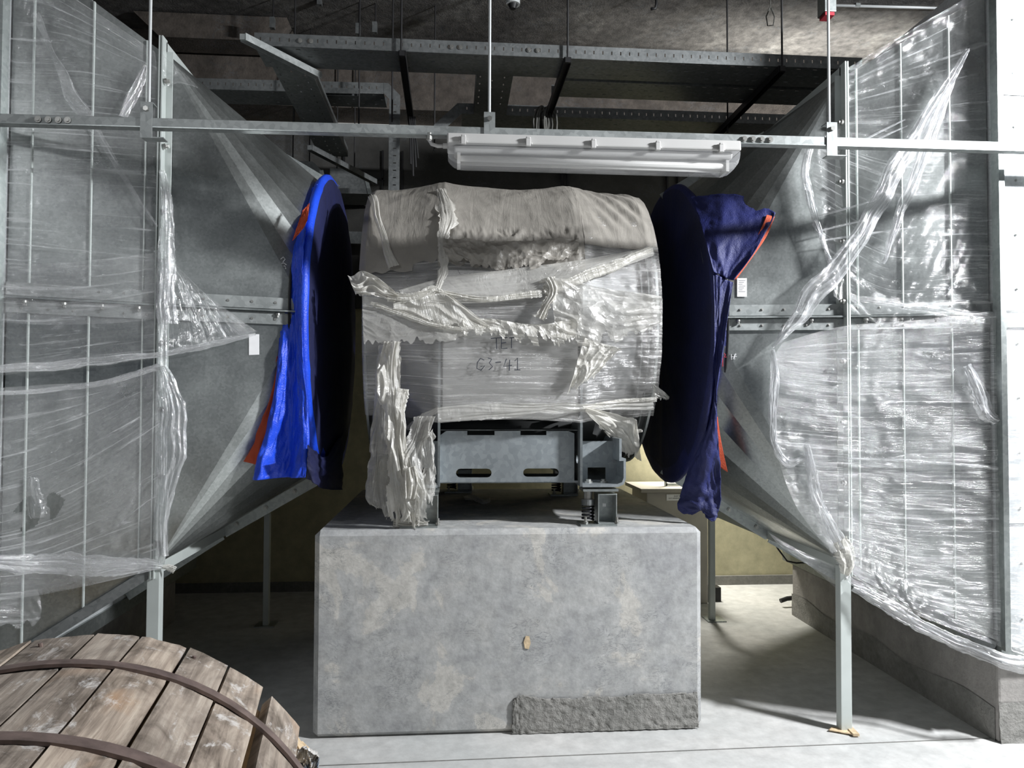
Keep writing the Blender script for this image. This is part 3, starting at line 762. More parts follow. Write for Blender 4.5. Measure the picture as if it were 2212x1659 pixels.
def ex_low(X, th):
    e = .003*math.sin(th*6+5*nz(X*1.2, th*.2, 3))+.006*crumple(X*.8, th*.03, 8, 3)
    if X > .6: e += .016*crumple(X*1.6, th*.02, 4, 4)
    return e
wrapmesh('lower_stretch_film', XL-.01, XR+.02, 42, -39, 'film_fan', 150, 130, ex_low, 3, lambda X, th: th > 22 and X < .66, .0)
def cp(*pts, R=.845): return [cylp(x, y, R) for x, y in pts]
K = 3.73/1620
def bd(name, pts, ws, mt='wrap_white', R=.85, **k): return bundle(name, cp(*pts, R=R), [w_*K for w_ in ws], mt, wrap, **k)

def fs(name, top, bot, mt='wrap_white', R=.862, nu=110, nv=36, seed=0, amp=.012, fold=(3, 14), fa=.6, rag=.0, ragf=9, fac=8, mid=None, smooth=True, conv=None):
    """sheet between two outlines on the fan: long folds along u, crumpled facets, torn lower edge"""
    n = 9
    def rs_(pl):
        pts = [V((x, y, 0)) for x, y in pl]; return [samp(pts, i/(n-1)) for i in range(n)]
    T, B = rs_(top), rs_(bot); Mi = rs_(mid) if mid else [(a+b)/2 for a, b in zip(T, B)]
    rows = [[cylp(p.x, p.y, R) for p in r_] for r_ in (T, Mi, B)]
    Lh = (rows[1][-1]-rows[1][0]).length; Lv = max((a-b).length for a, b in zip(rows[0], rows[2]))
    def dsp(u, v):
        w_ = nz(u*3, v*2, seed)*1.2
        return amp*(fa*ridge(nz(u*fold[0], v*fold[1]*.5+w_, seed))+(1-fa)*1.6*facets(u*Lh, v*Lv, seed, fac)+.5*nz(u*3, v*3, seed+8))
    def msk(u, v):
        return rag and (1-v) < rag*max(0, .35+nz(u*ragf, seed, 1)+.6*nz(u*ragf*3.3, seed, 4))
    return sheet(name, rows, mt, wrap, nu, nv, dsp, msk, uvs=(Lh, Lv), smooth=smooth)
# translucent sheet pulled up to the right flange
fs('upper_stretched_sheet', [(862, 628), (960, 600), (1100, 584), (1260, 562), (1410, 533)], [(880, 652), (1000, 656), (1110, 648), (1200, 628), (1412, 552)], 'wrap_thin', seed=1, R=.858, fold=(1.5, 30), fa=.8, amp=.014)
# grey sheet at the left below the knot
fs('left_hanging_sheet', [(782, 640), (860, 650), (940, 660), (1010, 690)], [(786, 745), (860, 748), (940, 742), (1010, 730)], 'wrap_thin', seed=2, R=.852, rag=.30, ragf=7, fold=(2, 10), fa=.4, amp=.014, nu=220, nv=90)
fs('white_fan_sheet', [(850, 655), (900, 634), (938, 618), (985, 648), (1040, 690)], [(850, 672), (900, 690), (960, 706), (1020, 716), (1075, 722)], seed=3, R=.866, fold=(3, 8), fa=.5, amp=.022, rag=.25)
# torn middle band
fs('torn_middle_band', [(1000, 690), (1060, 688), (1120, 698), (1180, 700), (1250, 684)], [(1000, 726), (1060, 726), (1130, 742), (1200, 750), (1250, 738)], seed=4, R=.864, fold=(6, 6), fa=.3, amp=.03, rag=.8, ragf=16, fac=14, nu=150, nv=50, smooth=False)
# crumpled sheet radiating to the right flange
fs('right_crumpled_sheet', [(1185, 600), (1250, 612), (1330, 628), (1426, 640)], [(1205, 742), (1270, 748), (1350, 735), (1426, 706)], 'wrap_thin', seed=5, R=.864, fold=(2.5, 16), fa=.45, amp=.034, rag=.22, fac=11, nu=130, nv=80, smooth=False)
fs('right_torn_tail', [(1262, 730), (1300, 742), (1340, 752)], [(1226, 852), (1250, 838), (1280, 815)], seed=6, R=.866, fold=(4, 5), fa=.3, amp=.036, rag=.3, fac=16, nu=50, nv=80, smooth=False)
fs('left_knot_sheet', [(753, 600), (780, 590), (815, 602), (850, 628)], [(770, 640), (800, 642), (835, 648), (870, 652)], seed=7, R=.875, fold=(3, 10), fa=.6, amp=.05, rag=.1, nu=70, nv=50)
bd('twisted_strip', [(838, 640), (885, 644), (938, 626)], [24, 18, 18], seed=12, depth=.022, R=.868)
bd('twisted_strip', [(800, 655), (860, 676), (930, 700), (1000, 712)], [8, 12, 12, 8], seed=3, depth=.012, R=.866)
bd('twisted_strip', [(938, 630), (1010, 643), (1090, 644), (1170, 634)], [10, 12, 12, 16], seed=4, depth=.014, pleats=2, nu=120, R=.868)
bd('twisted_strip', [(1175, 632), (1230, 612), (1290, 588), (1350, 562), (1408, 538)], [22, 20, 24, 18, 12], seed=34, depth=.018, pleats=3, nu=120, R=.866)
bd('torn_knot', [(1182, 602), (1190, 630), (1178, 660), (1166, 690)], [30, 26, 18, 26], seed=6, depth=.035, rag=.6, R=.868)
bd('vertical_strip', [(950, 410), (966, 462), (956, 520), (958, 575), (945, 625)], [22, 42, 20, 20, 12], seed=10, depth=.010, pleats=1.5, R=.866, rag=.5)
bd('diagonal_fold', [(804, 425), (815, 470), (832, 520), (850, 578)], [20, 15, 15, 24], seed=11, depth=.016, pleats=1, rag=.05, R=.835)
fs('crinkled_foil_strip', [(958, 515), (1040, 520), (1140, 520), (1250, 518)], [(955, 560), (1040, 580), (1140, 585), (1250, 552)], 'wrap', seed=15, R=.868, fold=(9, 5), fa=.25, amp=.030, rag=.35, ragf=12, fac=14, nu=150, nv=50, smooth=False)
fs('bottom_band', [(945, 880), (1040, 872), (1150, 872), (1262, 870), (1410, 862)], [(947, 914), (1040, 908), (1110, 902), (1200, 890), (1412, 886)], 'wrap_thin', seed=13, R=.862, fold=(1.5, 10), fa=.7, amp=.018, rag=.15)
bd('lower_strip', [(880, 925), (915, 902), (948, 882)], [10, 16, 10], 'wrap_thin', R=.84, seed=18, depth=.01, pleats=2)
bd('lower_strip', [(1258, 880), (1330, 868), (1418, 862)], [8, 8, 10], R=.86, seed=19, depth=.01, pleats=2)
fs('right_lower_tail', [(1260, 880), (1320, 890), (1370, 898), (1378, 930)], [(1262, 890), (1300, 930), (1345, 978), (1385, 992)], R=.84, seed=14, amp=.04, fold=(3, 9), fa=.6, rag=.25, nu=90, nv=50)
fs('end_tuft', [(1410, 826), (1426, 838), (1446, 856)], [(1410, 862), (1426, 862), (1442, 862)], 'wrap_thin', R=.80, seed=16, amp=.02, rag=.3, nu=30, nv=24)
# long drape hanging down to the plinth at the left
K2 = 3.70/1620
def dr(name, pts, ws, mt='wrap_white', Y=3.70, **k):
    P_ = [py_(x, y, Y+(.05 if y > 1090 else 0)) for x, y in pts]
    for p in P_: p.z = max(p.z, 1.01)
    return bundle(name, P_, [w_*K2 for w_ in ws], mt, wrap, **k)
def hs(name, left, right, mt='wrap_white', Y=3.70, folds=7, amp=.03, seed=0, nu=60, nv=150, rag=.04, sag=.02):
    """hanging sheet: vertical pleats between two outlines"""
    n = 9
    A = [V((x, y, 0)) for x, y in left]; B = [V((x, y, 0)) for x, y in right]
    rows = []
    for j in range(n):
        a, b_ = samp(A, j/(n-1)), samp(B, j/(n-1)); r_ = []
        for i in range(5):
            p = a.lerp(b_, i/4); q = py_(p.x, p.y, Y+(.05 if p.y > 1100 else 0)-sag*math.sin(math.pi*i/4)); q.z = max(q.z, 1.0); r_.append(q)
        rows.append(r_)
    def dsp(u, v):
        q = u*folds*.7+2.4*nz(u*2.5, v*1.6, seed)+.9*nz(u*6, v*5, seed+2)
        return amp*(ridge(math.sin(q*math.pi)*.45)*.5*(.5+nz(u*3, v*4, seed+3)*1.6)+.55*facets(u*.3, v*.6, seed, 10)+.8*nz(u*2.5, v*2.5, seed+7))
    return sheet(name, rows, mt, wrap, nu, nv, dsp, lambda u, v: (1-v) < rag*(1+2*nz(u*9, seed, 1)+nz(u*30, seed, 3)) or u < .04*max(0, 1+3*nz(v*16, seed, 5)) or u > 1-.04*max(0, 1+3*nz(v*16, seed, 8)), uvs=(.25, .9))
hs('thin_drape', [(820, 745), (812, 800), (806, 880), (800, 950), (795, 1010), (787, 1062), (800, 1092)], [(850, 745), (850, 800), (845, 880), (845, 950), (848, 1010), (850, 1085), (846, 1120)], 'wrap_thin', 3.74, 4, .03, 21)
hs('hanging_drape', [(830, 738), (822, 780), (816, 850), (832, 900), (836, 980), (838, 1060), (846, 1134)], [(872, 738), (866, 780), (868, 850), (858, 900), (872, 980), (884, 1060), (900, 1140)], 'wrap_white', 3.70, 5, .05, 22)
hs('hanging_drape', [(868, 840), (858, 880), (856, 940), (862, 1010), (870, 1080), (872, 1120)], [(874, 840), (872, 880), (878, 940), (888, 1010), (900, 1080), (905, 1130)], 'wrap_white', 3.68, 3, .04, 23)
hs('hanging_drape', [(895, 900), (880, 950), (872, 1000), (880, 1060), (886, 1110), (880, 1138)], [(938, 898), (925, 950), (912, 1000), (918, 1060), (912, 1110), (932, 1140)], 'wrap_thin', 3.69, 5, .05, 24)
hs('loose_film', [(905, 960), (915, 1010), (905, 1050), (908, 1100)], [(936, 925), (938, 990), (942, 1040), (938, 1092)], 'wrap_thin', 3.70, 3, .03, 25, rag=.1)
dr('bunched_roll', [(884, 1008), (889, 1040), (886, 1075)], [26, 36, 28], seed=26, depth=.06, pleats=5, rag=.1, Y=3.665)
dr('bunched_foot', [(850, 1128), (878, 1132), (925, 1139)], [20, 22, 10], seed=27, depth=.03, rag=.5, Y=3.70)
# handwriting on the film
onF = lambda x, y: cylp(x, y, .851)
strokes('handwriting', [[(1060, 731), (1088, 729)], [(1072, 730), (1073, 754)], [(1096, 729), (1083, 730), (1083, 753), (1096, 752)], [(1083, 741), (1093, 740)], [(1100, 730), (1112, 729)], [(1105, 730), (1105, 752)],
    [(1046, 778), (1038, 774), (1031, 783), (1030, 796), (1039, 800), (1047, 790), (1038, 792)], [(1054, 773), (1062, 776), (1057, 784), (1064, 792), (1056, 799)], [(1070, 783), (1082, 782)], [(1094, 775), (1088, 792), (1106, 789)], [(1101, 777), (1100, 801)], [(1112, 780), (1118, 773), (1118, 799)], [(1111, 799), (1124, 799)]], onF, 'ink', wrap, .0024)
strokes('pen_mark', [[(988, 580), (991, 588), (996, 594)]], lambda x, y: py_(x, y, 3.738), 'ink', wrap, .0015)

# ------------------------------------------------------------------ spring isolators
def isolator():
    t = thing('spring_isolator', (0, 0, 0), '', 'isolator')
    L_ = dict(local=True)
    MB().box((0, 0, .005), (.185, .13, .010)).build('base_plate', 'galv', t, **L_)
    b = MB()
    for c_, d_ in (((.0, 0, .085), (.006, .10, .15)), ((.092, 0, .085), (.006, .10, .15)), ((.046, 0, .013), (.098, .10, .006)), ((.046, 0, .158), (.098, .10, .006)), ((.046, .03, .085), (.09, .004, .15))): b.box(c_, d_)
    b.build('housing', 'galv', t, bevel=.002, **L_)
    sp = [V((-.045+.028*math.cos(a), .028*math.sin(a), .025+.075*a/(2*math.pi*4.5))) for a in [2*math.pi*4.5*k/72 for k in range(73)]]
    MB().tube(sp, .0065, 6).build('spring', 'spring', t, smooth=True, **L_)
    MB().cyl((-.045, 0, .10), (-.045, 0, .130), .034, n=20).build('spring_cap', 'galv_dark', t, **L_)
    MB().cyl((-.045, 0, .130), (-.045, 0, .175), .022, n=16).build('adjusting_bolt', 'bolt', t, **L_)
    MB().box((.01, 0, .180), (.18, .12, .012)).build('top_plate', 'galv', t, **L_)
    for x in (-.055, .105): MB().cyl((x-.01, -.045, .01), (x-.01, -.045, .045), .007, n=8).cyl((x-.01, -.045, .012), (x-.01, -.045, .024), .013, n=6).build('anchor_bolt', 'bolt', t, **L_)
    s = MB().box((.045, .027, .095), (.018, .002, .016)).build('sticker', 'paper', t, **L_)
    return t
i0 = isolator()
spots = [(.735, 3.80, 0, 'galvanised spring isolator in the clear under the front right fan foot'), (-.165, 3.80, math.pi*0, 'spring isolator half hidden by torn plastic under the front left fan foot'),
         (.745, 5.05, 0, 'dark spring isolator at the back right under the fan'), (.04, 5.25, 0, 'dark spring isolator at the back left under the fan')]
for n_, (x, y, a, lb) in enumerate(spots):
    o = i0 if n_ == 0 else dup(i0)
    o.location = (x, y, .99); o['label'] = lb
# paper scrap on the plinth
rows = [[at(x, y, 'z', .995) for x, y in r_] for r_ in (((1000, 1074), (1022, 1072), (1045, 1082), (1058, 1078)), ((1005, 1082), (1025, 1084), (1042, 1090), (1060, 1087)))]
tag(sheet('paper_scrap', rows, 'paper', None, 30, 12, lambda u, v: .012*(crumple(u, v, 1, 3)+.5), None, .001), 'crumpled paper scrap lying in shadow on the plinth under the fan', 'scrap')

# ------------------------------------------------------------------ earth pit box behind
t = thing('earth_box', (1.9, 6.2, 0), 'grey box with white EARTH label against the cream wall behind the right cover', 'box')
bx0 = at(1397, 1062, 'y', 5.95); bx1 = at(1529, 1062, 'y', 5.95)
MB().box(((bx0.x+bx1.x)/2, 6.2, .45), (bx1.x-bx0.x, .5, .90)).build('body', 'beige_box', t, bevel=.01)
MB().box(((bx0.x+bx1.x)/2-.02, 6.19, .915), (bx1.x-bx0.x+.07, .56, .03)).build('lid', 'beige_box', t)
l0, l1 = at(1440, 1068, 'y', 5.945), at(1492, 1081, 'y', 5.945)
lp = MB().box((l0.lerp(l1, .5).x, 5.946, l0.lerp(l1, .5).z), (l1.x-l0.x, .004, l0.z-l1.z)).build('label_plate', 'paper', t)
for body, sz, fx, fz in (('EARTH PIT', .019, .30, .42), ('NOT UNDERGROUND', .0125, .08, .72)):
    text_mesh('lettering', body, sz, 'ink', XZ(5.9435) @ Matrix.Translation((l0.x+(l1.x-l0.x)*fx, l0.z+(l1.z-l0.z)*fz, 0)), lp)
f_ = MB(); q0, q1 = at(1438, 1052, 'y', 6.1), at(1500, 1024, 'y', 6.1)
for a, c_ in (((q0.x, q0.z), (q0.x, q1.z+.2)), ((q1.x, q0.z), (q1.x, q1.z+.2)), ((q0.x, q0.z+.02), (q1.x, q0.z+.02))): f_.bar((a[0], 6.1, a[1]), (c_[0], 6.1, c_[1]), .02, .02)
tag(f_.build('metal_bracket', 'galv'), 'galvanised bracket frame standing on the grey box by the right cover', 'bracket')
# bits on the floor at the back right
tag(MB().box((at(1540, 1300, 'z', .0)+V((0, .05, .05))), (.14, .1, .13)).build('wood_block', 'black', bevel=.004), 'small dark block beside the far leg of the right duct', 'block')
pe = at(1686, 1298, 'z', .05)
tag(MB().tube([pe, pe+V((.06, .01, .015)), pe+V((.22, .03, .02))], .018, 10).build('pipe_stub', 'black'), 'dark pipe stub poking out beside the right kerb', 'pipe')
tag(MB().tube([at(1660, 1150, 'y', 4.9), at(1680, 1185, 'y', 5.0), at(1700, 1212, 'y', 5.1), at(1720, 1216, 'y', 5.2), at(1780, 1214, 'y', 5.3)], .006, 6).build('loose_cable', 'black', smooth=True), 'thin black cable hanging from the right duct towards the kerb', 'cable')
# paper and wood chips by the right post
rows = [[at(x, y, 'z', .003) for x, y in r_] for r_ in (((1797, 1574), (1825, 1577), (1850, 1582)), ((1790, 1580), (1825, 1586), (1852, 1592)))]
tag(sheet('wood_chip', rows, 'rawwood', None, 14, 8, lambda u, v: .006+.004*crumple(u, v, 1, 3), None, .006), 'flat splintered wood shim under the right duct post', 'wood shim')
tag(MB().bar(at(1834, 1572, 'z', .012), at(1850, 1588, 'z', .012), .03, .012).build('wood_chip', 'rawwood'), 'short pale stick lying beside the right duct post', 'wood shim')

# ------------------------------------------------------------------ strut rail and batten light
ra, rb_ = V((-2.9, 3.2, 2.752)), V((3.5, 3.2, 2.782))
rail = thing('strut_rail', (.3, 3.2, 2.75), 'long galvanised strut rail crossing the whole picture above the fan', 'rail')
MB().bar(ra, rb_, .041, .042).build('channel', 'rail', rail, bevel=.002)
MB().bar(ra+V((0, -.0215, -.018)), rb_+V((0, -.0215, -.018)), .003, .004).build('channel_lip', 'galv', rail)
def railz(x): return ra.z+(rb_.z-ra.z)*(x-ra.x)/(rb_.x-ra.x)
for pxs in ((82, 104, 126, 146), (1607, 1626, 1645, 1663)):
    pts = []
    for px in pxs:
        x = py_(px, 280, 3.178).x; pts.append((x, 3.178, railz(x)))
    bolts(rail, pts, (0, -1, 0), .009, .010)
hang = thing('hanger_rod', (0, 3.2, 2.78), '', 'rod', 'threaded rods holding the strut rail')
MB().cyl((0, 0, .04), (0, 0, 1.82), .0062, n=10).build('rod', 'conduit', hang, local=True)
b = MB(); b.box((0, -.024, .0), (.048, .004, .15)).box((0, 0, .073), (.048, .05, .004)).box((.025, .0, -.072), (.09, .05, .004)); b.build('bracket', 'rail', hang, local=True)
b = MB(); b.cyl((0, -.026, .045), (0, -.036, .045), .011, n=6); b.build('bolt', 'bolt', hang, local=True)
for n_, (px, lb) in enumerate(((321, 'hanger rod with bracket in front of the left duct flange'), (1057, 'hanger rod with bracket above the light fitting'), (1791, 'hanger rod with bracket in front of the right duct flange'))):
    o = hang if n_ == 0 else dup(hang)
    x = py_(px, 270, 3.2).x; o.location = (x, 3.2, railz(x)+.01); o['label'] = lb
# batten
lx0, lx1 = py_(966, 310, 3.2).x, py_(1588, 330, 3.2).x
zt0 = railz(.6)-.024
lt = thing('batten_light', ((lx0+lx1)/2, 3.2, zt0-.14), 'white weatherproof batten light with clear cover, switched off, under the strut rail', 'light fitting')
dzx = (rb_.z-ra.z)/(rb_.x-ra.x)
def lprof(name, prof, x0, x1, mt, sm=False):
    b = MB(); 
    A = [b.bm.verts.new((x0, 3.2+y, zt0+z-.003)) for y, z in prof]; B = [b.bm.verts.new((x1, 3.2+y, zt0+z+.003)) for y, z in prof]; n = len(prof)
    for k_ in range(n): b.bm.faces.new((A[k_], A[(k_+1) % n], B[(k_+1) % n], B[k_]))
    b.bm.faces.new(A); b.bm.faces.new(B[::-1]); return b.build(name, mt, lt, bevel=.006)
lprof('tray_body', [(-.07, 0), (.07, 0), (.075, -.045), (-.075, -.045)], lx0, lx1, 'plastic')
lprof('reflector', [(-.055, -.048), (.055, -.048), (.045, -.075), (-.045, -.075)], lx0+.03, lx1-.03, 'plastic')
bm = bmesh.new(); uvl = bm.loops.layers.uv.new('UVMap'); prof = [(-.074, -.045), (-.074, -.07), (-.068, -.098), (-.05, -.125), (-.02, -.134), (.02, -.134), (.05, -.125), (.068, -.098), (.074, -.07), (.074, -.045)]
xs = [lx0+.004, lx0+.012, lx0+.03]+[lx0+.06+(lx1-lx0-.12)*k_/10 for k_ in range(11)]+[lx1-.03, lx1-.012, lx1-.004]
G = []
for x in xs:
    e = min(x-lx0, lx1-x); kf = 1 if e > .045 else .35+.65*math.sqrt(max(0, e/.045))
    G.append([bm.verts.new((x, 3.2+y*(1 if kf > .99 else .9+.1*kf), zt0-.045+(z+.045)*kf)) for y, z in prof])
for A, B in zip(G, G[1:]):
    for k_ in range(len(prof)-1):
        f = bm.faces.new((A[k_], A[k_+1], B[k_+1], B[k_]))
        for l in f.loops: l[uvl].uv = (l.vert.co.x, l.vert.co.z*3)
bm.faces.new(G[0]); bm.faces.new(G[-1][::-1])
me = bpy.data.meshes.new('clear_cover'); bm.to_mesh(me); bm.free(); link('clear_cover', me, 'diffuser', lt, smooth=False)
for dy in (-.025, .025): MB().cyl((lx0+.05, 3.2+dy, zt0-.098), (lx1-.05, 3.2+dy, zt0-.098), .0125, n=14).build('tube', 'plastic', lt, smooth=True)
for x in (lx0+.05, lx1-.05): MB().box((x, 3.2, zt0-.10), (.014, .085, .05)).build('lamp_holder', 'plastic', lt)
for px in (1001, 1141, 1282, 1421, 1558):
    x = py_(px, 320, 3.12).x
    b = MB(); b.box((x, 3.12, zt0-.036), (.020, .014, .038)).box((x, 3.122, zt0-.042), (.036, .006, .008)); b.cyl((x-.008, 3.117, zt0-.020), (x+.008, 3.117, zt0-.020), .006, n=10)
    b.build('clip', 'plastic', lt, bevel=.002)
MB().tube([(lx0-.075, 3.19, zt0+.008), (lx0-.078, 3.19, zt0-.015), (lx0-.066, 3.19, zt0-.034), (lx0-.04, 3.19, zt0-.042), (lx0-.01, 3.19, zt0-.040)], .008, 10).build('flexible_conduit', 'plastic', lt, smooth=True)
MB().cyl((lx0-.075, 3.19, zt0+.012), (lx0-.077, 3.19, zt0-.016), .013, n=14).build('gland', 'bolt', lt)
MB().cyl((lx0-.018, 3.19, zt0-.040), (lx0+.002, 3.19, zt0-.040), .012, n=10).build('cable_gland', 'plastic', lt)

# ------------------------------------------------------------------ cable trays
def tray(name, a, b_, width, label, hgt=.072, mt='galv_dark', perforated=True, side=1):
    """tray from a to b_ (front lower edge), width to the back; slotted front flange"""
    a, b_ = V(a), V(b_); d = b_-a; L = d.length; d.normalize(); up = V((0, 0, 1)) if abs(d.z) < .9 else V((1, 0, 0))
    back = V((0, 1, 0)) if abs(d.y) < .5 else V((1, 0, 0))
    t = thing(name, a, label, 'cable tray')
    Mx = Matrix((d, up, d.cross(up))).transposed().to_4x4(); Mx.translation = a
    n = int(L/.052); holes = [rect(.03+k_*.052, hgt*.38, .03+k_*.052+.007, hgt*.66) for k_ in range(n)]
    plate('side_flange', rect(0, 0, L, hgt), holes, .003, mt, Mx, t)
    Mb = Mx.copy(); Mb.translation = a+back*width
    plate('side_flange', rect(0, 0, L, hgt), [], .003, mt, Mb, t)
    hb = []
    if perforated:
        rowsn = max(2, int(width/.07))
        for r_ in range(rowsn):
            for k_ in range(int(L/.10)):
                hb.append(rect(.02+k_*.10+(r_ % 2)*.05, .02+r_*width/rowsn, .02+k_*.10+(r_ % 2)*.05+.026, .02+r_*width/rowsn+.008))
    Mt = Matrix((d, back, d.cross(back))).transposed().to_4x4(); Mt.translation = a
    plate('tray_bottom', rect(0, 0, L, width), hb, .003, mt, Mt, t)
    return t
t1 = tray('cable_tray', (-1.11, 4.205, 3.585), (2.40, 4.205, 3.585), .26, 'long slotted cable tray nearest the camera, under the ceiling')
bolts(t1, [(x, 4.20, 3.62) for x in (-.02, .03, .42, .47, -.86, -.8)], (0, -1, 0), .009, .006)
t1b = tray('cable_tray', (.62, 4.50, 3.585), (2.35, 4.50, 3.585), .24, 'wide dark tray section behind the long front tray on its right')
t2 = tray('cable_tray', (-2.3, 5.30, 3.775), (-.50, 5.30, 3.795), .25, 'slotted cable tray at the back left that bends down at its right end', .075)
# the bend and the drop
pr = MB(); bx, bz = -.50, 3.795
pr.prism([(bx, 5.297, bz), (bx, 5.297, bz+.075), (bx+.03, 5.297, bz+.075), (bx+.115, 5.297, bz-.01), (bx+.115, 5.297, bz-.05), (bx+.04, 5.297, bz-.05), (bx+.04, 5.297, bz-.04)], (0, .003, 0)).build('bend_piece', 'galv_dark', t2)
n = 12; Ld = .72; holes = [rect(.03+k_*.052, .028, .03+k_*.052+.007, .05) for k_ in range(n)]
Md = Matrix(((0, 1, 0, bx+.04), (0, 0, -1, 5.297), (-1, 0, 0, bz-.045), (0, 0, 0, 1)))
plate('drop_flange', rect(0, 0, Ld, .075), holes, .003, 'galv_dark', Md, t2)
MB().box((bx+.04, 5.42, bz-.045-Ld/2), (.003, .25, Ld)).build('drop_bottom', 'galv_dark', t2)
t3 = tray('cable_tray', (.05, 5.08, 3.585), (2.35, 5.08, 3.585), .30, 'slotted cable tray at the back right above the light fitting')
pr = MB(); pr.prism([(.05, 5.077, 3.585), (.05, 5.077, 3.655), (.02, 5.077, 3.655), (-.14, 5.077, 3.50), (-.14, 5.077, 3.40), (-.07, 5.077, 3.47)], (0, .003, 0)).build('bend_piece', 'galv_dark', t3)
t4 = tray('cable_tray', (.13, 4.46, 3.585), (.13, 5.08, 3.585), .22, 'short tray joining the front tray to the back right tray')
t5 = tray('cable_tray', (-1.08, 4.47, 3.60), (-1.08, 6.1, 3.60), .22, 'dark tray running back from the left end of the front tray')
cbl = [('black strut crossbar under the front tray left of the hanger', (-.295, 4.18, 3.56), (-.30, 5.35, 3.56), 'black'), ('black strut crossbar under the trays behind the light fitting', (.64, 4.18, 3.56), (.63, 5.45, 3.56), 'black'),
       ('black strut crossbar under the trays on the right', (1.90, 4.18, 3.56), (1.90, 5.5, 3.56), 'black'), ('pale strut crossbar laid askew at the left end of the front tray', (-1.123, 4.035, 3.545), (-.802, 4.48, 3.545), 'rail'),
       ('short strut crossbar in front of the back left tray', (-1.10, 5.2, 3.75), (-.66, 5.2, 3.755), 'galv_dark'), ('strut crossbar below the rail beside the tray drop', (-.98, 5.15, 3.34), (-.62, 5.9, 3.34), 'galv_dark')]
for lb, a, b_, mt in cbl:
    t = thing('strut_crossbar', a, lb, 'crossbar')
    a, b_ = V(a), V(b_); d = (b_-a).normalized(); sd_ = d.cross(V((0, 0, 1)))
    MB().bar(a+V((0, 0, .018)), b_+V((0, 0, .018)), .041, .004).bar(a+sd_*.019, b_+sd_*.019, .003, .036).bar(a-sd_*.019, b_-sd_*.019, .003, .036).build('channel', mt, t)
    MB().box(a+V((0, 0, .0)), (.030, .02, .030)).build('end_cap', mt, t)
rods = [((-.30, 4.18), 'thin rod above the left black crossbar'), ((.64, 4.18), 'thin rod above the middle black crossbar'), ((1.90, 4.18), 'thin rod above the right black crossbar'), ((-.66, 5.2), 'thin rod at the right end of the short crossbar'), ((-1.10, 5.2), 'thin rod at the left end of the short crossbar'),
        ((-.15, 5.6), 'thin rod behind the bend of the back left tray'), ((-.42, 5.05), 'thin rod in front of the bend of the back left tray'), ((1.90, 5.05), 'thin rod at the far end of the right black crossbar')]
for (x, y), lb in rods:
    tag(MB().cyl((x, y, 3.5 if y > 4.9 else 3.55), (x, y, 4.6), .006, n=8).build('tray_rod', 'black'), lb, 'rod', 'thin rods holding the cable trays')
# bundle of cables hung on the middle crossbar
rs = random.Random(3)
cb = thing('cable_bundle', (.62, 5.1, 3.4), 'bundle of looped grey cables hanging from the middle crossbar', 'cable')
for k_ in range(9):
    x = .56+rs.random()*.10; w_ = .02+rs.random()*.05; lo = .16+rs.random()*.14; y = 4.95+rs.random()*.08
    MB().tube([(x+w_*math.sin(a)*(1 if k_ % 2 else -1.1), y, 3.60-lo*(1-math.cos(a))/2+.02) for a in [2*math.pi*i/16 for i in range(17)]], .006, 6).build('cable', 'cable', cb, smooth=True)
tt = thing('cable_tails', (-.24, 5.0, 3.3), 'short dark cable tails hanging under the rail left of the light', 'cable')
for dx, dz in ((0, -.22), (.012, -.30), (.025, -.24), (.035, -.18)):
    MB().tube([(-.30+dx, 5.0, 3.52), (-.295+dx, 5.0, 3.40), (-.29+dx*1.4, 5.0, 3.42+dz)], .006, 6).build('cable', 'black', tt)
# small ceiling services
def ceil_at(px, py): return at(px, py, 'z', 4.6)
for px, y0_, lb, lenz in ((590, 62, 'small black rod hanger high at the left of the ceiling', .33), (692, 12, 'small black hanger at the top beside the first', .30), (775, 75, 'small black clamp hanger above the front tray', .2), (811, 72, 'second small clamp hanger above the front tray', .2)):
    p = at(px, y0_, 'y', 5.6)
    t = thing('ceiling_hanger', (p.x, 5.6, p.z), lb, 'hanger')
    MB().cyl((p.x, 5.6, p.z), (p.x, 5.6, 4.6), .006, n=8).build('rod', 'black', t)
    MB().box((p.x-.005, 5.6, p.z+.04), (.035, .04, .08)).build('clamp', 'galv_dark', t)
p = at(1786, 8, 'y', 4.6)
t = thing('alarm_beacon', (p.x, 4.6, p.z), 'small grey ceiling box with a red lens above the right rod', 'beacon')
MB().box((p.x+.0, 4.6, p.z), (.078, .10, .15)).build('housing', 'galv', t, bevel=.004); MB().box((p.x, 4.60, p.z-.085), (.06, .08, .02)).build('red_lens', 'red', t)
MB().box((p.x, 4.6, (p.z+4.6)/2+.05), (.03, .03, 4.6-p.z-.1)).build('stem', 'galv_dark', t)
a_, b_ = at(1806, 12, 'y', 5.3), at(2070, 18, 'y', 5.3)
t = thing('steel_conduit', a_, 'thin pale conduit on the ceiling at the top right', 'conduit')
MB().cyl(a_, b_+V((.5, 0, .01)), .010, n=10).build('pipe', 'conduit', t, smooth=True)
for px in (1852, 2018): c_ = at(px, 12, 'y', 5.3); MB().box(c_+V((0, 0, .01)), (.035, .03, .04)).build('pipe_clamp', 'galv', t)
p = at(1108, 4, 'y', 5.2)
t = thing('detector', (p.x, 5.2, p.z), 'small pale green detector at the top middle of the ceiling', 'detector')
MB().cyl((p.x, 5.2, p.z+.02), (p.x, 5.2, p.z-.02), .05, n=24).build('body', 'conduit', t); MB().cyl((p.x, 5.2, p.z-.02), (p.x, 5.2, p.z-.05), .035, .02, 20).build('head', 'black', t)
MB().cyl((p.x, 5.2, p.z+.02), (p.x, 5.2, 4.6), .01, n=8).build('stem', 'black', t)
p = at(1412, 18, 'y', 5.2)
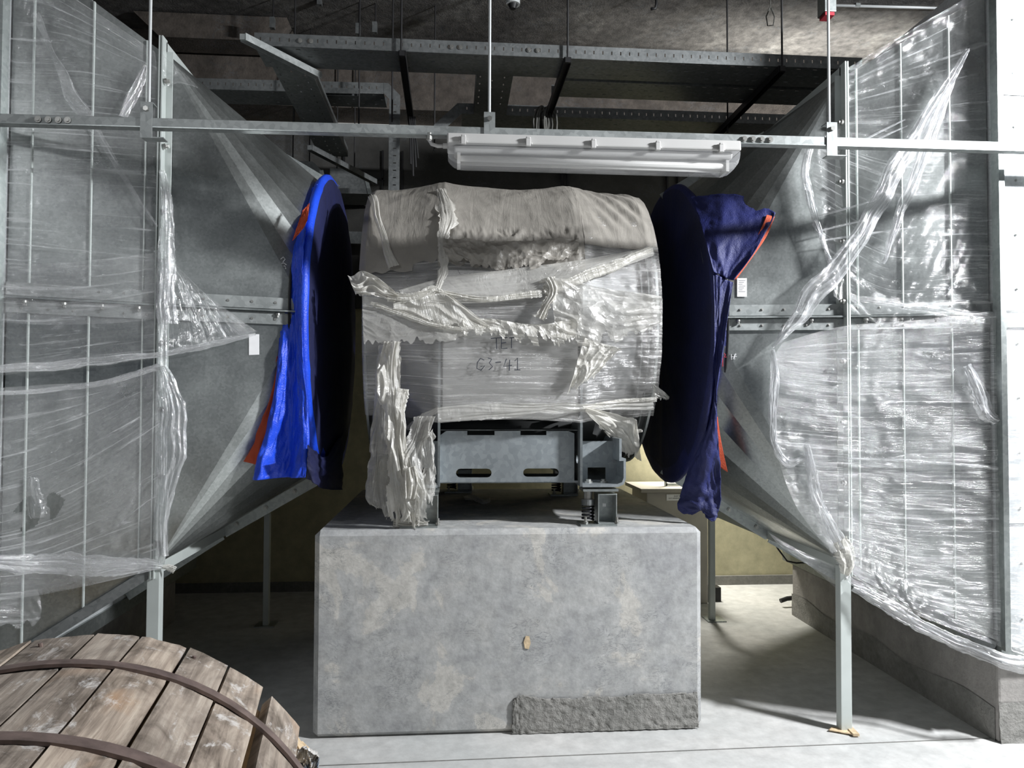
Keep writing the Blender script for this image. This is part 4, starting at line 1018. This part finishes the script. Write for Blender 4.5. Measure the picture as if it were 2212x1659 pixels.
tag(MB().tube([(p.x+.02, 5.2, 4.6), (p.x+.02, 5.2, p.z+.03), (p.x+.012, 5.2, p.z), (p.x-.02, 5.2, p.z-.005)], .010, 8).build('ceiling_hook', 'black', smooth=True), 'small black hook hanging at the top right of the ceiling', 'hook')
c_ = at(1664, 30, 'y', 5.0)
tag(MB().tube([(c_.x+.0, 5.0, 4.6), (c_.x, 5.0, c_.z+.05), (c_.x-.03, 5.0, c_.z-.02), (c_.x-.02, 5.0, c_.z-.085), (c_.x+.02, 5.0, c_.z-.08), (c_.x+.03, 5.0, c_.z-.02), (c_.x, 5.0, c_.z+.06)], .004, 6).build('cable_loop', 'cable', smooth=True), 'loose loop of thin cable under the lit ceiling at the right', 'cable')
# galvanised equipment boxes high at the back left
for x0, x1, z0_, z1_, yy, lb in ((-1.33, -1.02, 3.30, 3.52, 6.0, 'grey galvanised box end behind the left duct top'), (-1.0, -.68, 3.30, 3.50, 6.1, 'grey galvanised duct end beside the vertical tray drop')):
    t = thing('duct_stub', ((x0+x1)/2, yy, z0_), lb, 'duct')
    MB().prism([(x0, yy, z0_), (x1, yy, z0_), (x1-.03, yy, z1_-.07), (x1-.10, yy, z1_), (x0, yy, z1_)], (0, .35, 0)).build('body', 'galv_dark', t)
    for xr in (x0+.05, x1-.13): MB().cyl((xr, yy+.03, z1_-.01), (xr, yy+.03, 4.6), .005, n=8).build('rod', 'black', t)
    MB().bar((x1, yy-.004, z0_), (x1-.03, yy-.004, z1_-.07), .03, .004, (0, 1, 0)).build('edge_strip', 'galv', t)
MB_ = MB().box((-.8, 6.3, 2.98), (1.0, .06, .10))
tag(MB_.build('wall_channel', 'galv_dark'), 'dark horizontal channel on the back wall above the left cover', 'channel')
# ------------------------------------------------------------------ cable drum
AX = V((-math.sin(.15), math.cos(.15), 0)); E1 = V((math.cos(.15), math.sin(.15), 0)); DC, DR = V((0, 0, .549)), .549
def dp(t_, ang, r_): # ang measured from vertical, clockwise seen from the camera
    return AX*t_+E1*(-.53+math.sin(ang)*r_)+V((0, 0, .549+math.cos(ang)*r_))
drum = thing('cable_drum', AX*1.42+E1*-.53, 'old wooden cable drum with rusty straps in the lower left corner', 'cable drum')
def rimang(px, py):
    d = ray(px, py); o_ = CO; t_ = (1.8-o_.dot(AX))/d.dot(AX); q = o_+d*t_
    return math.atan2(q.dot(E1)+.53, q.z-.549)
edges = [rimang(*p) for p in ((206, 1394), (298, 1398), (401, 1413), (488, 1449), (558, 1502), (638, 1578))]
a = edges[0]
left = []
while a > edges[-1]-2*math.pi+.30: 
    stp = .17+.06*rs.random(); a -= stp; left.append(a)
edges = left[::-1]+edges
for i in range(len(edges)-1):
    a0_, a1_ = edges[i]+.003+.004*rs.random(), edges[i+1]-.003-.005*rs.random()
    if a1_-a0_ < .05: continue
    if i == len(edges)-2: a0_ += .035
    bm = bmesh.new(); uvl = bm.loops.layers.uv.new('UVMap'); NL = 18; G = []
    t0_, t1_ = 1.04+.015*rs.random(), 1.797+.010*rs.random()-.005
    lift0, lift1 = .006*rs.random(), .006*rs.random()
    amid = (a0_+a1_)/2
    c0_, c1_ = dp(0, a0_, DR), dp(0, a1_, DR)
    for j in range(NL+1):
        f = j/NL; row = []
        for q in range(7):
            g_ = q/6; rg = nz(f*7, i*3.1, q)*.002
            p = c0_.lerp(c1_, g_)+AX*(t0_+(t1_-t0_)*f+(0.004*nz(g_*9, i, 2) if j in (0, NL) else 0)); nrm = V((0, 0, math.cos(amid)))+E1*math.sin(amid)
            row.append((p+nrm*(lift0*(1-g_)+lift1*g_+rg+ (.0012 if 0 < q < 6 else 0)), p-nrm*.024, (t0_+(t1_-t0_)*f+i*1.7, g_*(a1_-a0_)*DR+i*.37)))
        G.append(row)
    T = [[bm.verts.new(x[0]) for x in r_] for r_ in G]; Bm = [[bm.verts.new(x[1]) for x in r_] for r_ in G]
    def addf(vs, uvs_):
        f = bm.faces.new(vs)
        for l, uv in zip(f.loops, uvs_): l[uvl].uv = uv
    for j in range(NL):
        for q in range(6):
            U = [G[j][q][2], G[j][q+1][2], G[j+1][q+1][2], G[j+1][q][2]]
            addf((T[j][q], T[j][q+1], T[j+1][q+1], T[j+1][q]), U); addf((Bm[j+1][q], Bm[j+1][q+1], Bm[j][q+1], Bm[j][q]), U[::-1])
        for q in (0, 6): addf((T[j][q], T[j+1][q], Bm[j+1][q], Bm[j][q]), [G[j][q][2], G[j+1][q][2], G[j+1][q][2], G[j][q][2]])
    for j in (0, NL):
        for q in range(6): addf((T[j][q], T[j][q+1], Bm[j][q+1], Bm[j][q]), [G[j][q][2], G[j][q+1][2], G[j][q+1][2], G[j][q][2]])
    bmesh.ops.recalc_face_normals(bm, faces=bm.faces)
    me = bpy.data.meshes.new('stave'); bm.to_mesh(me); bm.free(); o = link('stave', me, 'wood', drum)
def hoop(name, tc, wd, r0_, r1_, mt, a_from=-math.pi, a_to=math.pi, n=90, wob=0):
    bm = bmesh.new(); G = []
    for k_ in range(n+1):
        a = a_from+(a_to-a_from)*k_/n; tw = wob*nz(a*2, tc, 1)
        G.append([bm.verts.new(dp(tc+x+tw, a, r_)) for x, r_ in ((-wd/2, r1_), (wd/2, r1_), (wd/2, r0_), (-wd/2, r0_))])
    for A, B in zip(G, G[1:]):
        for q in range(4): bm.faces.new((A[q], A[(q+1) % 4], B[(q+1) % 4], B[q]))
    bmesh.ops.recalc_face_normals(bm, faces=bm.faces)
    me = bpy.data.meshes.new(name); bm.to_mesh(me); bm.free(); return link(name, me, mt, drum)
hoop('steel_strap', 1.60, .027, DR+.004, DR+.0105, 'strap', wob=.01)
hoop('steel_strap', 1.27, .030, DR+.004, DR+.0105, 'strap', wob=.01)
for tc in (1.085, 1.75):
    b = MB(); b.cyl(AX*(tc-.025)+E1*-.53+V((0, 0, .549)), AX*(tc+.025)+E1*-.53+V((0, 0, .549)), .518, n=64); b.build('drum_flange', 'rawwood', drum)
b = MB(); b.cyl(AX*1.07+E1*-.53+V((0, 0, .549)), AX*1.77+E1*-.53+V((0, 0, .549)), .30, n=40); b.build('drum_core', 'rawwood', drum)
# nails
npts = []
for i in range(len(edges)-1):
    am = (edges[i]+edges[i+1])/2
    if -.9 < am < 1.2:
        for da in ((-.05,) if i % 3 == 0 else ()): npts.append((1.745, am+da))
b = MB()
for tc, a in npts: MB().cyl(dp(tc, a, DR), dp(tc, a, DR+.009), .0045, n=8).build('nail', 'strap', drum)
b.bm.free()
# splinters and crumpled scrap wedged at the right of the drum
rows = [[py_(x, y, 1.72) for x, y in r_] for r_ in (((612, 1622), (640, 1618), (662, 1610), (680, 1626)), ((612, 1650), (645, 1646), (668, 1640), (690, 1634)), ((620, 1668), (650, 1676), (676, 1670), (688, 1656)), ((630, 1690), (655, 1698), (672, 1696), (684, 1690)))]
m_, nt_, b_ = mat('crumpled_foil'); b_.inputs['Metallic'].default_value = .25; b_.inputs['Roughness'].default_value = .25
n_ = tex(nt_, 'n', 30, detail=4); r_ = ramp(nt_, n_.outputs[0], [(.35, (.20, .25, .32)), (.5, (.65, .62, .58)), (.65, (.85, .85, .85))]); nt_.links.new(r_.outputs[0], b_.inputs['Base Color']); M['foil'] = m_
tag(sheet('foil_scrap', rows, 'foil', None, 36, 36, lambda u, v: .03*crumple(u, v, 3, 4), None, .001, smooth=False), 'crumpled silvery foil scrap wedged at the right side of the wooden drum', 'scrap')
for n_, (a_, b2) in enumerate((((622, 1572), (650, 1618)), ((612, 1588), (636, 1622)), ((646, 1606), (662, 1622)))):
    tag(MB().bar(py_(*a_, 1.76), py_(*b2, 1.74), .016, .010).build('wood_splinter', 'rawwood', bevel=.002), ('long pale splinter at the top of the broken stave end', 'short pale splinter tucked under the last stave', 'small splinter just above the foil scrap')[n_], 'splinter')

# ------------------------------------------------------------------ clear film over the ducts
def facept(side, px, py, off=.03):
    """point on (just off) the near face of the duct assembly for a line of sight"""
    if side < 0:
        segs = [(-1.335, 3.53, -.73, 3.73), (-1.88, 3.315, -1.335, 3.53), (-4, 3.245, -1.88, 3.245)]
    else:
        segs = [(1.955, 3.61, 1.32, 3.73), (2.585, 3.43, 1.955, 3.61), (4.2, 3.36, 2.585, 3.36)]
    pf = 346 if side < 0 else 1828; pc = 18 if side < 0 else 2165
    k_ = (0 if px >= pf else 1 if px >= pc else 2) if side < 0 else (0 if px <= pf else 1 if px <= pc else 2)
    s_ = segs[k_]
    return onplane(px, py, s_[0], s_[1]-off, s_[2], s_[3]-off)
def fsheet(name, side, grid, mt='film', off=.03, nu=70, nv=70, amp=.012, seed=0, par=None, mask=None, flip=False, dirv=None, pull=None):
    rows = [[facept(side, x, y, off) for x, y in r_] for r_ in grid]
    def dsp(u, v):
        a_, c_ = (v, u) if flip else (u, v)
        w1 = 1.6*nz(a_*2.2, c_*2.2, seed+20); w2 = 1.6*nz(a_*2.2+9, c_*2.2, seed+30)
        k1 = max(0, nz(a_*3, c_*3, seed+40)+.25)
        return amp*(.7*crumple(a_*1.1+w1*.25, c_*1.6+w2*.25, seed, 3)+k1*.55*ridge(nz(a_*3+w2, c_*26+w1*4, seed+3))+k1*.35*ridge(nz((a_+c_)*22+w1*3, (a_-c_)*3, seed+6)))
    return sheet(name, rows, mt, par, nu, nv, dsp, mask, flip=flip)
fl = thing('stretch_film', (-1.5, 3.4, .6), 'torn clear stretch film wrapped over the left ducts', 'plastic film')
fr_ = thing('stretch_film', (2.2, 3.4, .4), 'torn clear stretch film wrapped over the right ducts', 'plastic film')
ragE = lambda s, f=12: (lambda x: .03+.03*nz(x*f, s, 0)+.015*nz(x*f*4, s, 3))
# left: upper sheet over the expander
fsheet('upper_film', -1, [[(-60, -60), (60, -70), (150, -12), (335, 112)], [(-60, 150), (60, 160), (200, 165), (342, 200)], [(-60, 330), (60, 330), (200, 340), (345, 350)], [(-60, 520), (60, 530), (200, 545), (346, 560)], [(-60, 690), (60, 700), (200, 700), (346, 690)]], nu=120, nv=140, seed=1, par=fl, amp=.012)
fsheet('middle_film', -1, [[(-60, 560), (80, 570), (220, 560), (346, 545)], [(-60, 660), (80, 670), (220, 660), (347, 640)], [(-60, 820), (80, 800), (220, 775), (347, 760)]], nu=100, nv=60, seed=2, par=fl, off=.045)
def hole(u, v):
    uw = u+.05*nz(u*16, v*16, 4); vw = v+.05*nz(u*16, v*16, 9); vw -= .03; a_ = (uw-.30)/.06; c_ = (vw-.50)/.09; b2 = (uw-.43)/.055; u, v = uw, vw
    r1 = a_*a_+c_*c_+.9*nz(u*14, v*14, 2); r2 = b2*b2+((v-.49)/.075)**2+.8*nz(u*14, v*14, 7)
    return r1 < .55 or r2 < .7
fsheet('lower_film', -1, [[(-60, 842), (80, 832), (220, 822), (346, 790)], [(-60, 1010), (80, 975), (220, 915), (346, 850)], [(-60, 1130), (80, 1095), (220, 1030), (346, 950)], [(-60, 1235), (80, 1215), (220, 1165), (346, 1110)], [(-60, 1302), (80, 1286), (220, 1258), (348, 1228)]], 'film_thick', nu=130, nv=130, seed=3, par=fl, off=.055, mask=hole)
fsheet('bottom_flap', -1, [[(-60, 1290), (40, 1278), (85, 1270)], [(-60, 1330), (40, 1325), (95, 1320)], [(-60, 1365), (40, 1358), (84, 1352)]], 'film_thick', nu=40, nv=30, seed=5, par=fl, off=.04, mask=lambda u, v: (1-v) < .15+.25*nz(u*7, 1, 2) or u > .92+.1*nz(v*6, 2, 2))
# strip of bunched film running down the flange
P_ = lambda px, py, o_=.05: facept(-1, px, py, o_)
def fb(name, side, pts, ws, seed, par, mt='film_bunch', off=.05, K_=3.45/1620, **k):
    return bundle(name, [facept(side, x, y, off) for x, y in pts], [w_*K_ for w_ in ws], mt, par, seed=seed, **k)
fb('bunched_film', -1, [(352, 370), (362, 450), (362, 520), (360, 600), (362, 700)], [12, 26, 34, 44, 40], 31, fl, depth=.03, pleats=3, nu=110, rag=.15)
fb('bunched_film', -1, [(352, 790), (368, 850), (372, 930), (368, 1010), (352, 1100), (350, 1200)], [14, 44, 60, 54, 34, 30], 32, fl, depth=.03, pleats=3, nu=120, rag=.12)
fb('bunched_film', -1, [(316, 145), (300, 180), (285, 215), (266, 255)], [10, 22, 26, 16], 33, fl, depth=.02, pleats=3, nu=60)
fb('bunched_film', -1, [(75, 30), (112, 110), (140, 170), (175, 235), (230, 320), (285, 410), (340, 490)], [18, 10, 22, 30, 14, 10, 6], 34, fl, 'film_thick', off=.045, depth=.012, pleats=2, nu=110)
fb('bunched_film', -1, [(-20, 1215), (80, 1218), (200, 1222), (300, 1220), (352, 1222)], [34, 40, 44, 30, 14], 35, fl, depth=.012, pleats=5, nu=90)
fb('torn_tatter', -1, [(76, 1030), (74, 1065), (82, 1100), (84, 1118)], [12, 26, 34, 26], 36, fl, 'film_thick', off=.075, depth=.03)
fb('torn_tatter', -1, [(350, 1224), (364, 1226), (378, 1232)], [6, 14, 16], 37, fl, 'wrap_white', depth=.012, nu=24)
# triangle stretched from the flange to the paper tag
fsheet('triangle_film', -1, [[(352, 545), (353, 546), (354, 547), (356, 548)], [(350, 620), (385, 605), (415, 615), (440, 630)], [(350, 700), (410, 690), (460, 680), (505, 680)], [(350, 765), (420, 752), (500, 733), (556, 716)]], 'film_thick', nu=70, nv=70, seed=6, par=fl, off=.05, amp=.016, flip=True)
# top film tip beyond the flange
fsheet('tip_film', -1, [[(352, 115), (354, 120), (356, 125)], [(352, 150), (378, 150), (405, 165)], [(356, 190), (385, 180), (428, 190)]], 'film', nu=30, nv=30, seed=8, par=fl, off=.04)

# right: large sheets
fsheet('upper_film', 1, [[(1826, 150), (1950, 75), (2080, 0), (2200, -70)], [(1815, 260), (1950, 250), (2080, 240), (2240, 230)], [(1755, 330), (1920, 400), (2080, 400), (2240, 400)], [(1770, 480), (1920, 560), (2080, 560), (2240, 560)], [(1800, 640), (1900, 700), (2080, 700), (2240, 700)]], nu=130, nv=140, seed=11, par=fr_, amp=.016)
fsheet('lower_film', 1, [[(1690, 740), (1820, 705), (2000, 690), (2240, 660)], [(1665, 800), (1820, 820), (2000, 820), (2240, 820)], [(1672, 950), (1820, 960), (2000, 960), (2240, 960)], [(1715, 1085), (1830, 1090), (2000, 1100), (2240, 1100)], [(1790, 1190), (1850, 1205), (2000, 1250), (2240, 1260)], [(1835, 1262), (1900, 1290), (2020, 1345), (2240, 1425)]], 'film_thick', nu=150, nv=150, seed=12, par=fr_, off=.05, amp=.016)
fb('bunched_film', 1, [(2085, 110), (2040, 190), (1990, 270), (1940, 360), (1895, 440), (1850, 520), (1800, 590), (1745, 650), (1700, 712), (1668, 750)], [10, 24, 34, 44, 44, 42, 50, 50, 26, 6], 41, fr_, 'film_bunch', depth=.035, pleats=2.5, nu=180, rag=.06, off=.06)
fb('bunched_film', 1, [(2060, 160), (2010, 290), (1960, 420), (1930, 500), (1905, 570)], [10, 30, 26, 18, 8], 42, fr_, 'film_bunch', depth=.025, pleats=3, nu=120, off=.055)
fb('torn_edge', 1, [(1748, 318), (1740, 380), (1752, 440), (1768, 500), (1785, 545), (1796, 570)], [18, 20, 18, 16, 12, 14], 43, fr_, 'film_bunch', depth=.02, pleats=2, nu=110, off=.05)
fb('torn_edge', 1, [(1668, 755), (1672, 820), (1668, 900), (1674, 960), (1700, 1000), (1745, 985)], [10, 24, 20, 16, 20, 10], 44, fr_, 'film_bunch', depth=.02, pleats=2, nu=120, off=.055)
fb('torn_edge', 1, [(1740, 960), (1752, 1030), (1768, 1090), (1785, 1130), (1815, 1185)], [12, 24, 30, 36, 46], 45, fr_, 'film_bunch', depth=.03, pleats=3, nu=120, off=.06)
fb('film_knot', 1, [(1812, 1165), (1826, 1190), (1830, 1215), (1822, 1240)], [36, 46, 40, 22], 46, fr_, 'wrap_white', depth=.035, pleats=4, nu=60, off=.05)
fb('bunched_film', 1, [(1840, 1268), (1920, 1310), (1990, 1352), (2070, 1390), (2170, 1428), (2240, 1440)], [16, 34, 30, 30, 34, 40], 47, fr_, 'film_bunch', depth=.03, pleats=4, nu=120, off=.06)
fb('bunched_film', 1, [(2085, 790), (2110, 840), (2130, 890), (2160, 910)], [20, 40, 34, 14], 48, fr_, 'film_bunch', depth=.03, pleats=3, off=.06)
fsheet('bottom_film', 1, [[(1660, 1150), (1730, 1190), (1810, 1225)], [(1680, 1175), (1740, 1215), (1815, 1262)], [(1700, 1190), (1760, 1230), (1826, 1290)]], 'film_thick', nu=40, nv=20, seed=14, par=fr_, off=-.02)

fb('bunched_film', -1, [(352, 560), (350, 640), (352, 720), (350, 800), (352, 900), (350, 1000), (350, 1100), (348, 1215)], [20, 26, 22, 20, 26, 22, 24, 18], 38, fl, depth=.02, pleats=3, nu=200, rag=.1)
fb('bunched_film', -1, [(-30, 800), (120, 790), (240, 775), (352, 765), (450, 745), (552, 722)], [14, 20, 18, 12, 16, 6], 39, fl, depth=.008, pleats=3, nu=120, off=.055)
fb('bunched_film', -1, [(-30, 850), (120, 842), (240, 822), (346, 792)], [8, 10, 12, 14], 51, fl, depth=.008, pleats=2, nu=100, off=.06)
fb('bunched_film', 1, [(1835, 640), (1920, 655), (2020, 672), (2160, 690)], [14, 20, 20, 30], 52, fr_, 'film_thick', depth=.01, pleats=3, nu=120, off=.05)
fb('bunched_film', 1, [(1830, 990), (1950, 995), (2060, 1002), (2165, 1012)], [5, 7, 6, 8], 53, fr_, depth=.006, pleats=1, nu=100, off=.07)
for k_, (x0, y0, x1, y1) in enumerate(((1850, 310, 1955, 258), (1845, 322, 1960, 272), (1760, 470, 1900, 430), (1765, 500, 1890, 470), (1775, 520, 1980, 490))):
    fb('taut_crease', 1, [(x0, y0), ((x0+x1)/2, (y0+y1)/2), (x1, y1)], [4, 5, 3], 60+k_, fr_, depth=.004, pleats=1, nu=40, nv=8, off=.05)
